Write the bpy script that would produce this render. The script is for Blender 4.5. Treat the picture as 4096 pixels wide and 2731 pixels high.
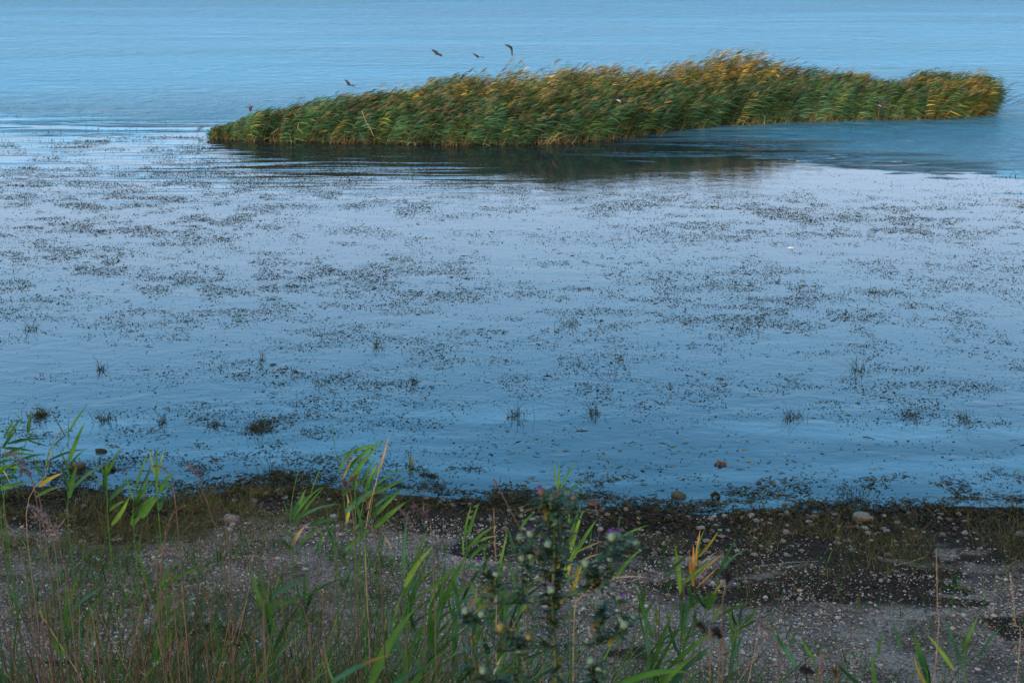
import bpy, math, random
import numpy as np
from mathutils import Vector
random.seed(7); rng = np.random.default_rng(7)
S = bpy.context.scene
for o in list(bpy.data.objects): bpy.data.objects.remove(o)
R = math.radians

# ------------------------------------------------------------------ camera
HC, PITCH, FPX = 8.0, R(17.7), 5689.0
cam = bpy.data.cameras.new('camera'); cam.lens = 50; cam.sensor_width = 36
cam.clip_start = 0.05; cam.clip_end = 9000
cam.dof.use_dof = True; cam.dof.focus_distance = 14.0; cam.dof.aperture_fstop = 10.0
co = bpy.data.objects.new('camera', cam); S.collection.objects.link(co)
co.location = (0, 0, HC); co.rotation_euler = (math.pi/2 - PITCH, 0, 0); S.camera = co

# ------------------------------------------------------------------ sky, sun, exposure
SUN_EL, SUN_AZ = R(10.0), R(222)          # low sun behind the camera, thin cloud: very soft
w = bpy.data.worlds.new('World'); S.world = w; w.use_nodes = True
nt = w.node_tree; nt.nodes.clear(); N = nt.nodes.new; L = nt.links.new
out = N('ShaderNodeOutputWorld'); bg = N('ShaderNodeBackground'); bg.inputs[1].default_value = 0.15
sky = N('ShaderNodeTexSky'); sky.sky_type = 'NISHITA'; sky.sun_disc = False
sky.sun_elevation = SUN_EL; sky.sun_rotation = SUN_AZ; sky.air_density = 1.2; sky.dust_density = 1.0; sky.ozone_density = 3.0
tc = N('ShaderNodeTexCoord'); sp = N('ShaderNodeSeparateXYZ'); L(tc.outputs['Generated'], sp.inputs[0])
nz = N('ShaderNodeTexNoise'); nz.inputs['Scale'].default_value = 1.6; nz.inputs['Detail'].default_value = 4
mpg = N('ShaderNodeMapping'); mpg.inputs['Scale'].default_value = (1, 1, 5); L(tc.outputs['Generated'], mpg.inputs[0]); L(mpg.outputs[0], nz.inputs['Vector'])
ad = N('ShaderNodeMath'); ad.operation = 'MULTIPLY_ADD'; ad.inputs[1].default_value = 0.10; L(nz.outputs[0], ad.inputs[0]); L(sp.outputs['Z'], ad.inputs[2])
sb = N('ShaderNodeMath'); sb.operation = 'SUBTRACT'; sb.inputs[1].default_value = 0.05; L(ad.outputs[0], sb.inputs[0])
cr = N('ShaderNodeValToRGB'); L(sb.outputs[0], cr.inputs[0])   # thin dusk cloud veil, lavender low down and blue overhead
E = cr.color_ramp.elements
stops = [(0.0, (2.2, 6.4, 10.6)), (0.10, (3.2, 7.6, 11.8)), (0.155, (6.2, 8.2, 11.0)), (0.20, (6.6, 8.6, 11.6)), (0.25, (5.4, 8.7, 12.6)), (0.30, (3.9, 8.2, 13.0)),
         (0.36, (2.5, 7.0, 12.2)), (0.42, (1.6, 5.9, 11.0)), (0.55, (1.4, 6.4, 11.4)), (0.80, (1.2, 4.0, 6.8)), (1.0, (1.5, 2.5, 3.5))]
for i, (p, c) in enumerate(stops):
    e = E[i] if i < 2 else E.new(p)
    e.position = p; e.color = (c[0]/14, c[1]/14, c[2]/14, 1)
mul = N('ShaderNodeVectorMath'); mul.operation = 'SCALE'; mul.inputs['Scale'].default_value = 14.0; L(cr.outputs[0], mul.inputs[0])
mx = N('ShaderNodeMix'); mx.data_type = 'RGBA'; mx.inputs[0].default_value = 0.82; mx.clamp_result = False
# warm glow added to the unseen sky behind the camera, against blue beach light
bk = N('ShaderNodeMapRange'); bk.interpolation_type = 'SMOOTHSTEP'; bk.inputs[1].default_value = -.05; bk.inputs[2].default_value = -.7; L(sp.outputs['Y'], bk.inputs[0])
wm = N('ShaderNodeMix'); wm.data_type = 'RGBA'; L(bk.outputs[0], wm.inputs[0]); L(mul.outputs[0], wm.inputs[6]); wm.inputs[7].default_value = (11, 8.2, 6.0, 1); wm.clamp_result = False
L(sky.outputs[0], mx.inputs[6]); L(wm.outputs[2], mx.inputs[7]); L(mx.outputs[2], bg.inputs[0]); L(bg.outputs[0], out.inputs[0])
sl = bpy.data.lights.new('sun', 'SUN'); sl.energy = 3.5; sl.angle = R(12); sl.color = (1, 0.82, 0.64)
so = bpy.data.objects.new('sun', sl); S.collection.objects.link(so)
so.rotation_euler = Vector((-math.sin(SUN_AZ)*math.cos(SUN_EL), -math.cos(SUN_AZ)*math.cos(SUN_EL), -math.sin(SUN_EL))).to_track_quat('-Z', 'Y').to_euler()
S.view_settings.view_transform = 'Standard'; S.view_settings.look = 'None'; S.view_settings.gamma = 1
S.view_settings.use_curve_mapping = False; S.view_settings.exposure = 0.42
S.render.engine = 'CYCLES'

# ------------------------------------------------------------------ helpers
def ray(u, v):
    x = (u-2048)/FPX; y = -(v-1365.5)/FPX
    return Vector((x, y*math.sin(PITCH)+math.cos(PITCH), y*math.cos(PITCH)-math.sin(PITCH)))
def P(u, v, d):                      # the point seen there at ground distance d in front of the camera
    r = ray(u, v); return Vector((0, 0, HC)) + r*(d/r.y)
def onwater(u, v, z=0.0):
    r = ray(u, v); return Vector((0, 0, HC)) + r*((z-HC)/r.z)
def pix(x, y, z):                    # inverse, vectorised
    s, c = math.sin(PITCH), math.cos(PITCH)
    dz = z-HC; zc = y*c - dz*s; yc = y*s + dz*c
    return 2048+FPX*x/zc, 1365.5-FPX*yc/zc
def sm(a, b, t):
    t = np.clip((t-a)/(b-a), 0, 1); return t*t*(3-2*t)
_tab = np.random.default_rng(3).random((256, 256))
def vnoise(x, y):
    xi = np.floor(x).astype(int); yi = np.floor(y).astype(int); fx = x-xi; fy = y-yi
    fx = fx*fx*(3-2*fx); fy = fy*fy*(3-2*fy); g = lambda a, b: _tab[a & 255, b & 255]
    return (g(xi, yi)*(1-fx)+g(xi+1, yi)*fx)*(1-fy)+(g(xi, yi+1)*(1-fx)+g(xi+1, yi+1)*fx)*fy
def fbm(x, y, o=4):
    x = np.asarray(x, float); y = np.asarray(y, float); s = 0; a = .5; t = 0
    for k in range(o):
        s = s+a*vnoise(x+17.3*k, y+9.1*k); t += a; a *= .5; x = x*2.03; y = y*2.03
    return s/t
def meta(o, label=None, cat=None, group=None, kind=None):
    if label: o['label'] = label
    if cat: o['category'] = cat
    if group: o['group'] = group
    if kind: o['kind'] = kind
    return o
def empty(name, loc):
    o = bpy.data.objects.new(name, None); S.collection.objects.link(o); o.location = loc; return o
def mesh_obj(name, V, F, mat, parent=None, col=None, smooth=False, origin=None):
    V = np.asarray(V, np.float32).reshape(-1, 3)
    if origin is not None: V = V-np.array(origin, np.float32)
    me = bpy.data.meshes.new(name)
    if isinstance(F, np.ndarray):
        n = F.shape[1]; me.vertices.add(len(V)); me.vertices.foreach_set('co', V.ravel())
        me.loops.add(F.size); me.loops.foreach_set('vertex_index', F.ravel().astype(np.int32))
        me.polygons.add(len(F)); me.polygons.foreach_set('loop_start', np.arange(0, F.size, n, dtype=np.int32))
        me.polygons.foreach_set('loop_total', np.full(len(F), n, np.int32)); me.update(calc_edges=True)
    else:
        me.from_pydata([tuple(map(float, p)) for p in V], [], F)
    if smooth: me.polygons.foreach_set('use_smooth', np.ones(len(me.polygons), bool))
    if col is not None:
        c = np.ones((len(V), 4), np.float32); c[:, :3] = np.asarray(col, np.float32).reshape(-1, 3)
        at = me.color_attributes.new('tint', 'FLOAT_COLOR', 'POINT'); at.data.foreach_set('color', c.ravel())
    me.materials.append(mat)
    o = bpy.data.objects.new(name, me); S.collection.objects.link(o)
    if origin is not None: o.location = origin
    if parent: o.parent = parent
    return o
def strips(B, D, C, Sd, Ln, W, n=4, prof=None):
    """N ribbons: base B, start direction D, curvature C, side Sd, length Ln, half width W -> verts, quads"""
    B, D, C, Sd = (np.asarray(a, float).reshape(-1, 3) for a in (B, D, C, Sd)); Ln = np.asarray(Ln, float).reshape(-1, 1); W = np.asarray(W, float).reshape(-1, 1)
    M = len(B); t = np.linspace(0, 1, n+1); V = np.zeros((M, n+1, 2, 3))
    for i, s in enumerate(t):
        c = B+D*Ln*s+C*Ln*s*s
        p = (prof(s) if prof else min(1, .45+2.2*s)*max(0.03, 1-s**2.2))
        V[:, i, 0] = c-Sd*W*p; V[:, i, 1] = c+Sd*W*p
    q = np.array([[2*i, 2*i+1, 2*i+3, 2*i+2] for i in range(n)])
    F = (np.arange(M)[:, None, None]*(2*(n+1))+q[None]).reshape(-1, 4)
    return V.reshape(-1, 3), F, 2*(n+1)
def tubes(B, D, C, Ln, R0, R1, n=4, k=3):
    B, D, C = (np.asarray(a, float).reshape(-1, 3) for a in (B, D, C)); Ln = np.asarray(Ln, float).reshape(-1, 1)
    R0 = np.asarray(R0, float).reshape(-1, 1); R1 = np.asarray(R1, float).reshape(-1, 1); M = len(B); V = np.zeros((M, n+1, k, 3))
    for i in range(n+1):
        s = i/n; c = B+D*Ln*s+C*Ln*s*s; r = R0+(R1-R0)*s
        for j in range(k):
            a = 2*math.pi*j/k; V[:, i, j] = c+r*np.array([[math.cos(a), math.sin(a), 0]])
    q = np.array([[i*k+j, i*k+(j+1) % k, (i+1)*k+(j+1) % k, (i+1)*k+j] for i in range(n) for j in range(k)])
    F = (np.arange(M)[:, None, None]*(k*(n+1))+q[None]).reshape(-1, 4)
    return V.reshape(-1, 3), F, k*(n+1)
class Acc:
    def __init__(s): s.V = []; s.F = []; s.C = []; s.n = 0
    def add(s, V, F, C):
        V = np.asarray(V).reshape(-1, 3); s.V.append(V); s.F.append(np.asarray(F)+s.n); s.n += len(V)
        C = np.asarray(C, float).reshape(-1, 3)
        s.C.append(np.repeat(C, len(V)//len(C), axis=0) if len(C) != len(V) else C)
    def build(s, name, mat, parent=None, **k):
        return mesh_obj(name, np.concatenate(s.V), np.concatenate(s.F), mat, parent, np.concatenate(s.C), **k)
def pick(cols, n, jit=.18):
    c = np.array(cols, float)[rng.integers(0, len(cols), n)]
    return c*(1+jit*rng.standard_normal((n, 1)).clip(-2, 2))

# ------------------------------------------------------------------ materials
def mat_tint(name, rough=.75, noise=30, amt=.35, trans=0.0, spec=.3, bump=0):
    m = bpy.data.materials.new(name); m.use_nodes = True; t = m.node_tree; b = t.nodes['Principled BSDF']
    a = t.nodes.new('ShaderNodeAttribute'); a.attribute_name = 'tint'
    g = t.nodes.new('ShaderNodeNewGeometry'); n = t.nodes.new('ShaderNodeTexNoise'); n.inputs['Scale'].default_value = noise; n.inputs['Detail'].default_value = 3
    t.links.new(g.outputs['Position'], n.inputs['Vector'])
    mr = t.nodes.new('ShaderNodeMapRange'); mr.inputs['From Min'].default_value = .3; mr.inputs['From Max'].default_value = .7
    mr.inputs['To Min'].default_value = 1-amt; mr.inputs['To Max'].default_value = 1+amt; t.links.new(n.outputs[0], mr.inputs[0])
    v = t.nodes.new('ShaderNodeVectorMath'); v.operation = 'SCALE'; t.links.new(a.outputs['Color'], v.inputs[0]); t.links.new(mr.outputs[0], v.inputs['Scale'])
    t.links.new(v.outputs[0], b.inputs['Base Color']); b.inputs['Roughness'].default_value = rough; b.inputs['Specular IOR Level'].default_value = spec
    if bump:
        bp = t.nodes.new('ShaderNodeBump'); bp.inputs['Distance'].default_value = bump; t.links.new(n.outputs[0], bp.inputs['Height']); t.links.new(bp.outputs[0], b.inputs['Normal'])
    if trans:
        tr = t.nodes.new('ShaderNodeBsdfTranslucent'); t.links.new(v.outputs[0], tr.inputs[0]); ms = t.nodes.new('ShaderNodeMixShader'); ms.inputs[0].default_value = trans
        t.links.new(b.outputs[0], ms.inputs[1]); t.links.new(tr.outputs[0], ms.inputs[2]); t.links.new(ms.outputs[0], t.nodes['Material Output'].inputs[0])
    return m
M_LEAF = mat_tint('leaf', .6, 9, .3, .2, .10); M_REED = mat_tint('reed_leaf', .6, 1.6, .4, .15, .08); M_DRY = mat_tint('dry_stem', .8, 40, .3, 0, .08)
M_STONE = mat_tint('stone', .9, 45, .4, 0, .1, .006); M_PEB = mat_tint('pebble', .9, 60, .35, 0, .05); M_WEED = mat_tint('water_weed', .8, 30, .35, 0, .12)
M_FEATHER = mat_tint('feather', .6, 12, .2); M_FLUFF = mat_tint('panicle', .9, 60, .3, .3); M_PETAL = mat_tint('petal', .6, 200, .2, .3); M_BUR = mat_tint('bur', .7, 300, .3, .1)

def tree(m): m.use_nodes = True; t = m.node_tree; return t, t.nodes['Principled BSDF'], t.nodes.new, t.links.new
# water: lake surface, ruffled where the wind reaches it, calm in the lee of the reeds and among the weeds
mw = bpy.data.materials.new('lake_water'); t, b, n_, l_ = tree(mw)
g = n_('ShaderNodeNewGeometry'); sx = n_('ShaderNodeSeparateXYZ'); l_(g.outputs['Position'], sx.inputs[0])
def math_(op, a, b=None, c=None, clamp=False):
    q = n_('ShaderNodeMath'); q.operation = op; q.use_clamp = clamp
    for i, x in enumerate((a, b, c)):
        if x is None: continue
        if isinstance(x, (int, float)): q.inputs[i].default_value = x
        else: l_(x, q.inputs[i])
    return q.outputs[0]
def noise_(sc, stretch, det=3, rough=.5, dist=0, off=(0, 0, 0), rot=0):
    mp = n_('ShaderNodeMapping'); mp.inputs['Scale'].default_value = stretch; mp.inputs['Location'].default_value = off; mp.inputs['Rotation'].default_value = (0, 0, rot)
    l_(g.outputs['Position'], mp.inputs[0]); q = n_('ShaderNodeTexNoise'); q.inputs['Scale'].default_value = sc; q.inputs['Detail'].default_value = det
    q.inputs['Roughness'].default_value = rough; q.inputs['Distortion'].default_value = dist; l_(mp.outputs[0], q.inputs['Vector']); return q.outputs[0]
def rng_(x, a, b_, c=0., d=1.):
    q = n_('ShaderNodeMapRange'); q.interpolation_type = 'SMOOTHSTEP'; l_(x, q.inputs[0])
    for i, v in enumerate((a, b_, c, d)): q.inputs[i+1].default_value = v
    return q.outputs[0]
patch = noise_(.11, (.5, 1.6, 1), 3, .6)
# wind line: y = 49.5 - 0.27 x ; wobble by the patch noise
edge = math_('ADD', math_('ADD', math_('MULTIPLY_ADD', math_('MAXIMUM', sx.outputs[0], 0.0), .30, math_('MULTIPLY_ADD', math_('MAXIMUM', math_('ADD', sx.outputs[0], -8.0), 0.0), .68, sx.outputs[1])), math_('MULTIPLY', math_('MINIMUM', sx.outputs[0], 0.0), .10)), math_('MULTIPLY_ADD', patch, 6, -3.0))
edge2 = math_('MULTIPLY_ADD', noise_(.30, (.35, 2.6, 1), 5, .65, .8, (1, 5, 0), -.12), 9, math_('ADD', edge, -4.5))
ruff = rng_(edge2, 49.0, 53.0)
lee = rng_(noise_(.35, (.35, 2.2, 1), 4, .6, .6, (3, 1, 0), .05), .46, .58)          # cat's paws between reeds and calm water
leez = math_('MULTIPLY', rng_(edge2, 46.2, 48.6), lee)
amp = math_('ADD', math_('MAXIMUM', ruff, math_('MULTIPLY', leez, .22)), .008)
lane = rng_(noise_(.05, (.5, 2.5, 1), 3, .6, .4, (9, 2, 0), .05), .35, .65, .55, 1.35); w1 = math_('MULTIPLY', noise_(1.2, (.85, 1.3, 1), 5, .66, .4, (0, 0, 0), .12), lane); w2 = noise_(5.0, (.8, 1.3, 1), 2, .5, .4, (5, 0, 0), -.1)
hgt = math_('ADD', math_('MULTIPLY', w1, 1.25), math_('MULTIPLY', w2, .15))
swell = math_('MULTIPLY', noise_(.9, (.16, 1.6, 1), 2, .5, .3, (0, 4, 0), -.25), math_('MULTIPLY', math_('MULTIPLY', rng_(edge, 35, 42), rng_(sx.outputs[0], 1.5, -3.5)), .10))
H = math_('ADD', math_('MULTIPLY', hgt, amp), swell)
bp = n_('ShaderNodeBump'); bp.inputs['Strength'].default_value = 1; bp.inputs['Distance'].default_value = 1.0; l_(H, bp.inputs['Height']); l_(bp.outputs[0], b.inputs['Normal'])
b.inputs['IOR'].default_value = 1.45; l_(math_('ADD', math_('ADD', rng_(math_('MAXIMUM', ruff, math_('MULTIPLY', leez, .9)), 0, 1, .02, .42), rng_(sx.outputs[1], 50, 60, 0, -.20)), rng_(sx.outputs[1], 62, 130, 0, .18)), b.inputs['Roughness'])
silt = noise_(.55, (.35, 1.5, 1), 5, .6, .5, (2, 7, 0)); near = rng_(sx.outputs[1], 23.0, 20.5)
mc = n_('ShaderNodeMix'); mc.data_type = 'RGBA'; l_(math_('MULTIPLY', rng_(silt, .42, .66), near), mc.inputs[0])
mc.inputs[6].default_value = (.008, .018, .022, 1); mc.inputs[7].default_value = (.052, .105, .130, 1); m3 = n_('ShaderNodeMix'); m3.data_type = 'RGBA'; l_(rng_(edge2, 47.3, 53.0), m3.inputs[0]); l_(mc.outputs[2], m3.inputs[6]); m3.inputs[7].default_value = (.035, .185, .290, 1); l_(m3.outputs[2], b.inputs['Base Color'])

# ------------------------------------------------------------------ shore line and ground
shore_px = [(-1500, 1960), (-600, 1975), (0, 1988), (330, 2000), (470, 2015), (620, 2022), (800, 2000), (1000, 1955), (1250, 1945), (1500, 1970), (1750, 1985), (2000, 2012), (2150, 2030),
            (2320, 2022), (2500, 2030), (2620, 2040), (2760, 2052), (3000, 2040), (3250, 2045), (3450, 2052), (3650, 2040), (3800, 2022), (4096, 2030), (4700, 2040), (5600, 2060)]
sh = np.array([onwater(*p)[:2] for p in shore_px]); YB = 11.6
def yshore(x): return np.interp(x, sh[:, 0], sh[:, 1]) + .10*(fbm(x*2.3+5, x*0+1, 3)-.5)
def gz(x, y):
    x = np.asarray(x, float); y = np.asarray(y, float); d = yshore(x)-y
    z = np.where(d < 0, np.maximum(-1.6, .10*d), .045*d)
    z = z+.05*(fbm(x*.9, y*.9, 3)-.5)*sm(0, 1.2, d)+.02*(fbm(x*5, y*5, 3)-.5)*sm(-.3, .3, d)
    bank = np.maximum(0, YB+.25*(fbm(x*.6, y*0+3, 2)-.5)-y); z = z+np.where(bank > 0, np.minimum(bank*.50, 5.7), 0)*sm(-.2, .8, bank)
    return z
def g1(x, y): return float(gz(np.array([x]), np.array([y]))[0])
def hit(u, v):                       # where that ray meets the beach (or the water)
    r = ray(u, v); t = 11.0
    for i in range(900):
        p = Vector((0, 0, HC))+r*(t/r.y)
        if p.z <= max(0.0, g1(p.x, p.y)): return p
        t += .02
    return onwater(u, v)
xs = np.concatenate([np.linspace(-60, -9, 35), np.linspace(-8.8, 8.8, 200), np.linspace(9, 60, 35)]); ys = np.concatenate([np.linspace(-25, 9, 40), np.linspace(9.2, 20, 190), np.linspace(20.5, 60, 20)])
X, Y = np.meshgrid(xs, ys); Z = gz(X, Y); nx, ny = len(xs), len(ys)
def humus(x, y):                     # dark rotted weed and wet soil lying over the gravel
    d = yshore(x)-y; n = fbm(x*.7+2, y*1.7+3, 4); n2 = fbm(x*2.4+7, y*3.6+1, 3); k = .6*n+.4*n2
    right = sm(-1.5, 2.5, x)
    a = sm(1.9, .5, d+1.2*(n-.5)-.5*right)*sm(.34, .50, k+.08*right)
    bnd = np.exp(-((d-2.3-.25*(x-3)*.1)/.55)**2)*sm(.0, 3.0, x)*sm(.38, .50, k)
    c = .8*sm(.52, .60, n)*sm(.5, .42, fbm(x*.5, y*.6+9, 2)+.02)
    return np.maximum(np.maximum(a, bnd), c*.9).clip(0, 1)
ii = (np.arange(ny-1)[:, None]*nx+np.arange(nx-1)[None]).ravel()
mg = bpy.data.materials.new('shore_ground'); t, b, n_, l_ = tree(mg); g = n_('ShaderNodeNewGeometry')
big = noise_(1.1, (1, 1.8, 1), 5, .6); fine = noise_(28, (1, 1, 1), 4, .7); grit = noise_(90, (1, 1, 1), 2, .6)
cr = n_('ShaderNodeValToRGB'); l_(math_('ADD', math_('MULTIPLY', big, .45), math_('MULTIPLY', fine, .55)), cr.inputs[0]); e = cr.color_ramp.elements
e[0].position = .36; e[0].color = (.035, .026, .020, 1); e[1].position = .60; e[1].color = (.32, .26, .225, 1); k = e.new(.48); k.color = (.12, .092, .075, 1)
at = n_('ShaderNodeAttribute'); at.attribute_name = 'tint'; mm = n_('ShaderNodeMix'); mm.data_type = 'RGBA'; l_(rng_(math_('MULTIPLY_ADD', fine, .5, math_('ADD', at.outputs['Fac'], -.25)), .25, .55), mm.inputs[0]); l_(cr.outputs[0], mm.inputs[6])
c2 = n_('ShaderNodeValToRGB'); l_(grit, c2.inputs[0]); c2.color_ramp.elements[0].position = .38; c2.color_ramp.elements[0].color = (.012, .009, .006, 1); c2.color_ramp.elements[1].position = .72; c2.color_ramp.elements[1].color = (.075, .055, .042, 1); l_(c2.outputs[0], mm.inputs[7])
l_(mm.outputs[2], b.inputs['Base Color']); b.inputs['Roughness'].default_value = .9; b.inputs['Specular IOR Level'].default_value = .05
bp = n_('ShaderNodeBump'); bp.inputs['Distance'].default_value = .04; l_(math_('ADD', fine, math_('MULTIPLY', grit, .5)), bp.inputs['Height']); l_(bp.outputs[0], b.inputs['Normal'])
meta(mesh_obj('ground', np.stack([X.ravel(), Y.ravel(), Z.ravel()], 1), np.stack([ii, ii+1, ii+nx+1, ii+nx], 1), mg, col=np.repeat(humus(X.ravel(), Y.ravel())[:, None], 3, 1), smooth=True), kind='structure')
meta(mesh_obj('water', [(-3500, 12, 0), (3500, 12, 0), (3500, 6000, 0), (-3500, 6000, 0)], np.array([[0, 1, 2, 3]]), mw), kind='structure')

# ------------------------------------------------------------------ reed island
front = np.array([(845, 553), (900, 558), (1000, 566), (1200, 570), (1500, 576), (1800, 583), (2100, 582), (2400, 566), (2560, 545), (2700, 526), (2900, 503), (3200, 490), (3500, 482), (3700, 480), (3860, 472), (3960, 458)], float)
fw = np.array([onwater(*p)[:2] for p in front])
top = np.array([(845, 528), (880, 495), (930, 470), (1000, 440), (1100, 420), (1200, 402), (1400, 362), (1600, 330), (1750, 298), (1850, 283), (1925, 256), (1990, 275), (2100, 270), (2290, 248), (2400, 262), (2500, 250), (2700, 232), (2780, 218), (2850, 208), (2950, 212), (3040, 228), (3100, 250), (3250, 290), (3400, 304), (3520, 318), (3620, 292), (3700, 282), (3780, 272), (3860, 282), (3915, 305), (3955, 350), (3985, 420)], float)
def dep(x):      # island depth
    return np.interp(x, [fw[0, 0], fw[0, 0]+2, -3, 2, 5.5, 10, 15, fw[-1, 0]], [.4, 1.4, 3.6, 4.0, 2.5, 2.0, 1.7, .9])
def reedtop(x, y):   # height that brings a reed at the ridge to the skyline
    u, _ = pix(x, y, 1.5); vt = np.interp(u, top[:, 0], top[:, 1])
    r = -(vt-1365.5)/FPX; dy = r*math.sin(PITCH)+math.cos(PITCH); dz = r*math.cos(PITCH)-math.sin(PITCH)
    return HC+dz/dy*y
GREEN = [(.035, .10, .045), (.05, .13, .05), (.035, .11, .065), (.065, .13, .04), (.05, .125, .08)]
OLIVE = [(.13, .15, .035), (.18, .17, .04), (.11, .14, .035), (.22, .19, .045)]
GOLD = [(.36, .25, .06), (.44, .28, .07), (.28, .21, .05)]
TAN = [(.24, .19, .10), (.32, .26, .14), (.15, .12, .065)]
def reed_mass(x, y, h, tgold, acc, nl=17, lean=.29, npan=.22, lf=1.0):
    M = len(x); B = np.stack([x, y, np.full(M, -.05)], 1)
    x = x-.22*h; ln = lean*np.interp(x, [11, 15], [1, .45])+.10*rng.standard_normal(M); D = np.stack([ln*.55, .12*rng.standard_normal(M), np.ones(M)], 1); C = np.stack([ln*.9, .06*rng.standard_normal(M), -.08*np.ones(M)], 1)
    Ln = h/(.92)
    V, F, k = tubes(B, D, C, Ln, .007*np.ones(M), .003*np.ones(M), 4, 3)
    acc.add(V, F, np.repeat(pick(TAN, M)*.8, k, 0))
    pc = fbm(x*1.0+20, y*1.3, 3); isg = rng.random(M) < tgold*.75*sm(.54, .66, pc); iso = rng.random(M) < .06+tgold*.95*sm(.30, .55, fbm(x*1.4+50, y*1.4, 2))
    cl_ = fbm(x*2.2+40, y*2.2, 2)[:, None]
    base = np.where(isg[:, None], pick(GOLD, M), np.where(iso[:, None], pick(OLIVE, M), pick(GREEN, M)))
    for j in range(nl):
        s = (.06+.94*(j+.5+.6*rng.random(M))/nl).clip(.04, .99)[:, None]
        b_ = B+D*Ln[:, None]*s+C*Ln[:, None]*s*s
        az = .42*rng.standard_normal(M)+np.where(rng.random(M) < .06, math.pi, 0); up = .42+.30*rng.standard_normal(M)+.35*(s[:, 0] > .85)
        d = np.stack([np.cos(az), np.sin(az)*.9, up], 1); d /= np.linalg.norm(d, axis=1)[:, None]
        c = np.stack([.22+.1*rng.random(M), .1*rng.standard_normal(M), -.22-.25*rng.random(M)], 1)
        sd = np.cross(d, rng.standard_normal((M, 3))*.5+np.array([0, .9, .6])); sd /= np.linalg.norm(sd, axis=1)[:, None]
        le = (.26+.16*rng.random(M))*lf*(.75+.4*np.sin(math.pi*s[:, 0]))
        V, F, k = strips(b_, d, c, sd, le, .0125*(.7+.6*rng.random(M)), 3)
        cc = base*(.35+1.3*cl_)*(1+.30*rng.standard_normal((M, 1))).clip(.4, 1.9); yel = (rng.random(M) < .012+.05*tgold)
        cc[yel] = pick(GOLD, int(yel.sum())) if yel.any() else cc[yel]
        acc.add(V, F, np.repeat(cc, k, 0))
    pn = np.where(rng.random(M) < npan)[0]
    for j in range(5):
        tip = B[pn]+(D[pn]*1.0+C[pn])*Ln[pn, None]; q = len(pn)
        d = np.stack([.8+.2*rng.random(q), .25*rng.standard_normal(q), .55+.3*rng.standard_normal(q)], 1)
        V, F, k = strips(tip-np.array([[.02*j, 0, .02*j]]), d, np.array([[.2, 0, -.35]]).repeat(q, 0), np.array([[.4, .3, -.8]]).repeat(q, 0), .16+.07*rng.random(q), .008+.004*rng.random(q), 2)
        acc.add(V, F, np.repeat(pick([(.20, .14, .09), (.15, .105, .075), (.27, .19, .11)], q), k, 0))
def island_pts(M):
    x = rng.uniform(fw[0, 0]-.1, fw[-1, 0]+.1, M*2); r = rng.random(M*2)**1.1*1.35
    clump = fbm(x*1.3, r*4+2, 3); keep = rng.random(M*2) < sm(.25, .55, clump)*.8+.35; x = x[keep][:M]; r = r[keep][:M]
    yf = np.interp(x, fw[:, 0], fw[:, 1])+.35*(fbm(x*1.1, x*0, 3)-.5); return x, yf+r*dep(x), r
acc = Acc(); x, y, r = island_pts(8200)
yr = np.interp(x, fw[:, 0], fw[:, 1])+dep(x); hr = reedtop(x, yr)
lowf = np.minimum(hr, np.interp(x, [fw[0, 0], -8, 5, 12, 16], [.55, 1.0, 1.05, 1.45, 1.1]))
prof = np.where(r < 1, lowf+(hr-lowf)*sm(-.1, 1.0, r)**.8, hr*(1-.35*(r-1)/.35))
h = prof*(.78+.20*rng.random(len(x))**.7+.55*(fbm(x*1.5, y*1.2, 3)-.5)+.12*(rng.random(len(x)) < .05)); h = h.clip(.3, 3.2)
u_, _ = pix(x, y, 1.0); gold = sm(.25, .95, r+.5*(fbm(x*.8, y*.8, 3)-.5))*sm(1250, 2300, u_+500*(fbm(x*.5+3, y*.5, 2)-.5))*(1-.55*sm(3050, 3350, u_))+.5*sm(3650, 3850, u_)
reed_mass(x, y, h, gold.clip(0, 1), acc)
# dead pale bases and slanting old stalks along the waterline
x, y, r = island_pts(2600); yf = np.interp(x, fw[:, 0], fw[:, 1]); y = yf-.12+.5*rng.random(len(x))**2; q = len(x); dnz = sm(.3, .6, fbm(x*1.7, x*0+7, 3)); kk = rng.random(q) < .04+.5*dnz; x, y = x[kk], y[kk]; q = len(x)
V, F, k = tubes(np.stack([x, y, np.full(q, -.04)], 1), np.stack([.35*rng.standard_normal(q)+.25, -.25+.25*rng.standard_normal(q), .75+.3*rng.random(q)], 1), np.stack([.2*rng.standard_normal(q), 0*x, -.25*rng.random(q)], 1), .15+.55*rng.random(q)**2, .009*np.ones(q), .004*np.ones(q), 2, 3)
acc.add(V, F, np.repeat(pick(TAN, q, .3)*1.15, k, 0))
meta(acc.build('reed_bed', M_REED), 'long island of wind-blown green and golden reeds standing in the lake', 'reeds', kind='stuff')
# muddy island base so that no light passes under the reeds
pts = [(a, b_+.30) for a, b_ in fw]+[(a, b_+.25+dep(a)*1.25) for a, b_ in fw[::-1]]
nn = len(pts); V = [(p[0], p[1], -.3) for p in pts]+[(p[0]+.1, p[1]*1+.1*(1 if i < nn/2 else -1), .07) for i, p in enumerate(pts)]
m_mud = bpy.data.materials.new('mud'); t, b, n_, l_ = tree(m_mud); g = n_('ShaderNodeNewGeometry'); q = noise_(6, (1, 1, 1), 4); cr = n_('ShaderNodeValToRGB'); l_(q, cr.inputs[0])
cr.color_ramp.elements[0].color = (.012, .010, .007, 1); cr.color_ramp.elements[1].color = (.05, .04, .025, 1); l_(cr.outputs[0], b.inputs['Base Color']); b.inputs['Roughness'].default_value = .9
meta(mesh_obj('island_ground', V, [[i, (i+1) % nn, nn+(i+1) % nn, nn+i] for i in range(nn)]+[list(range(nn, 2*nn))], m_mud), kind='structure')
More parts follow.
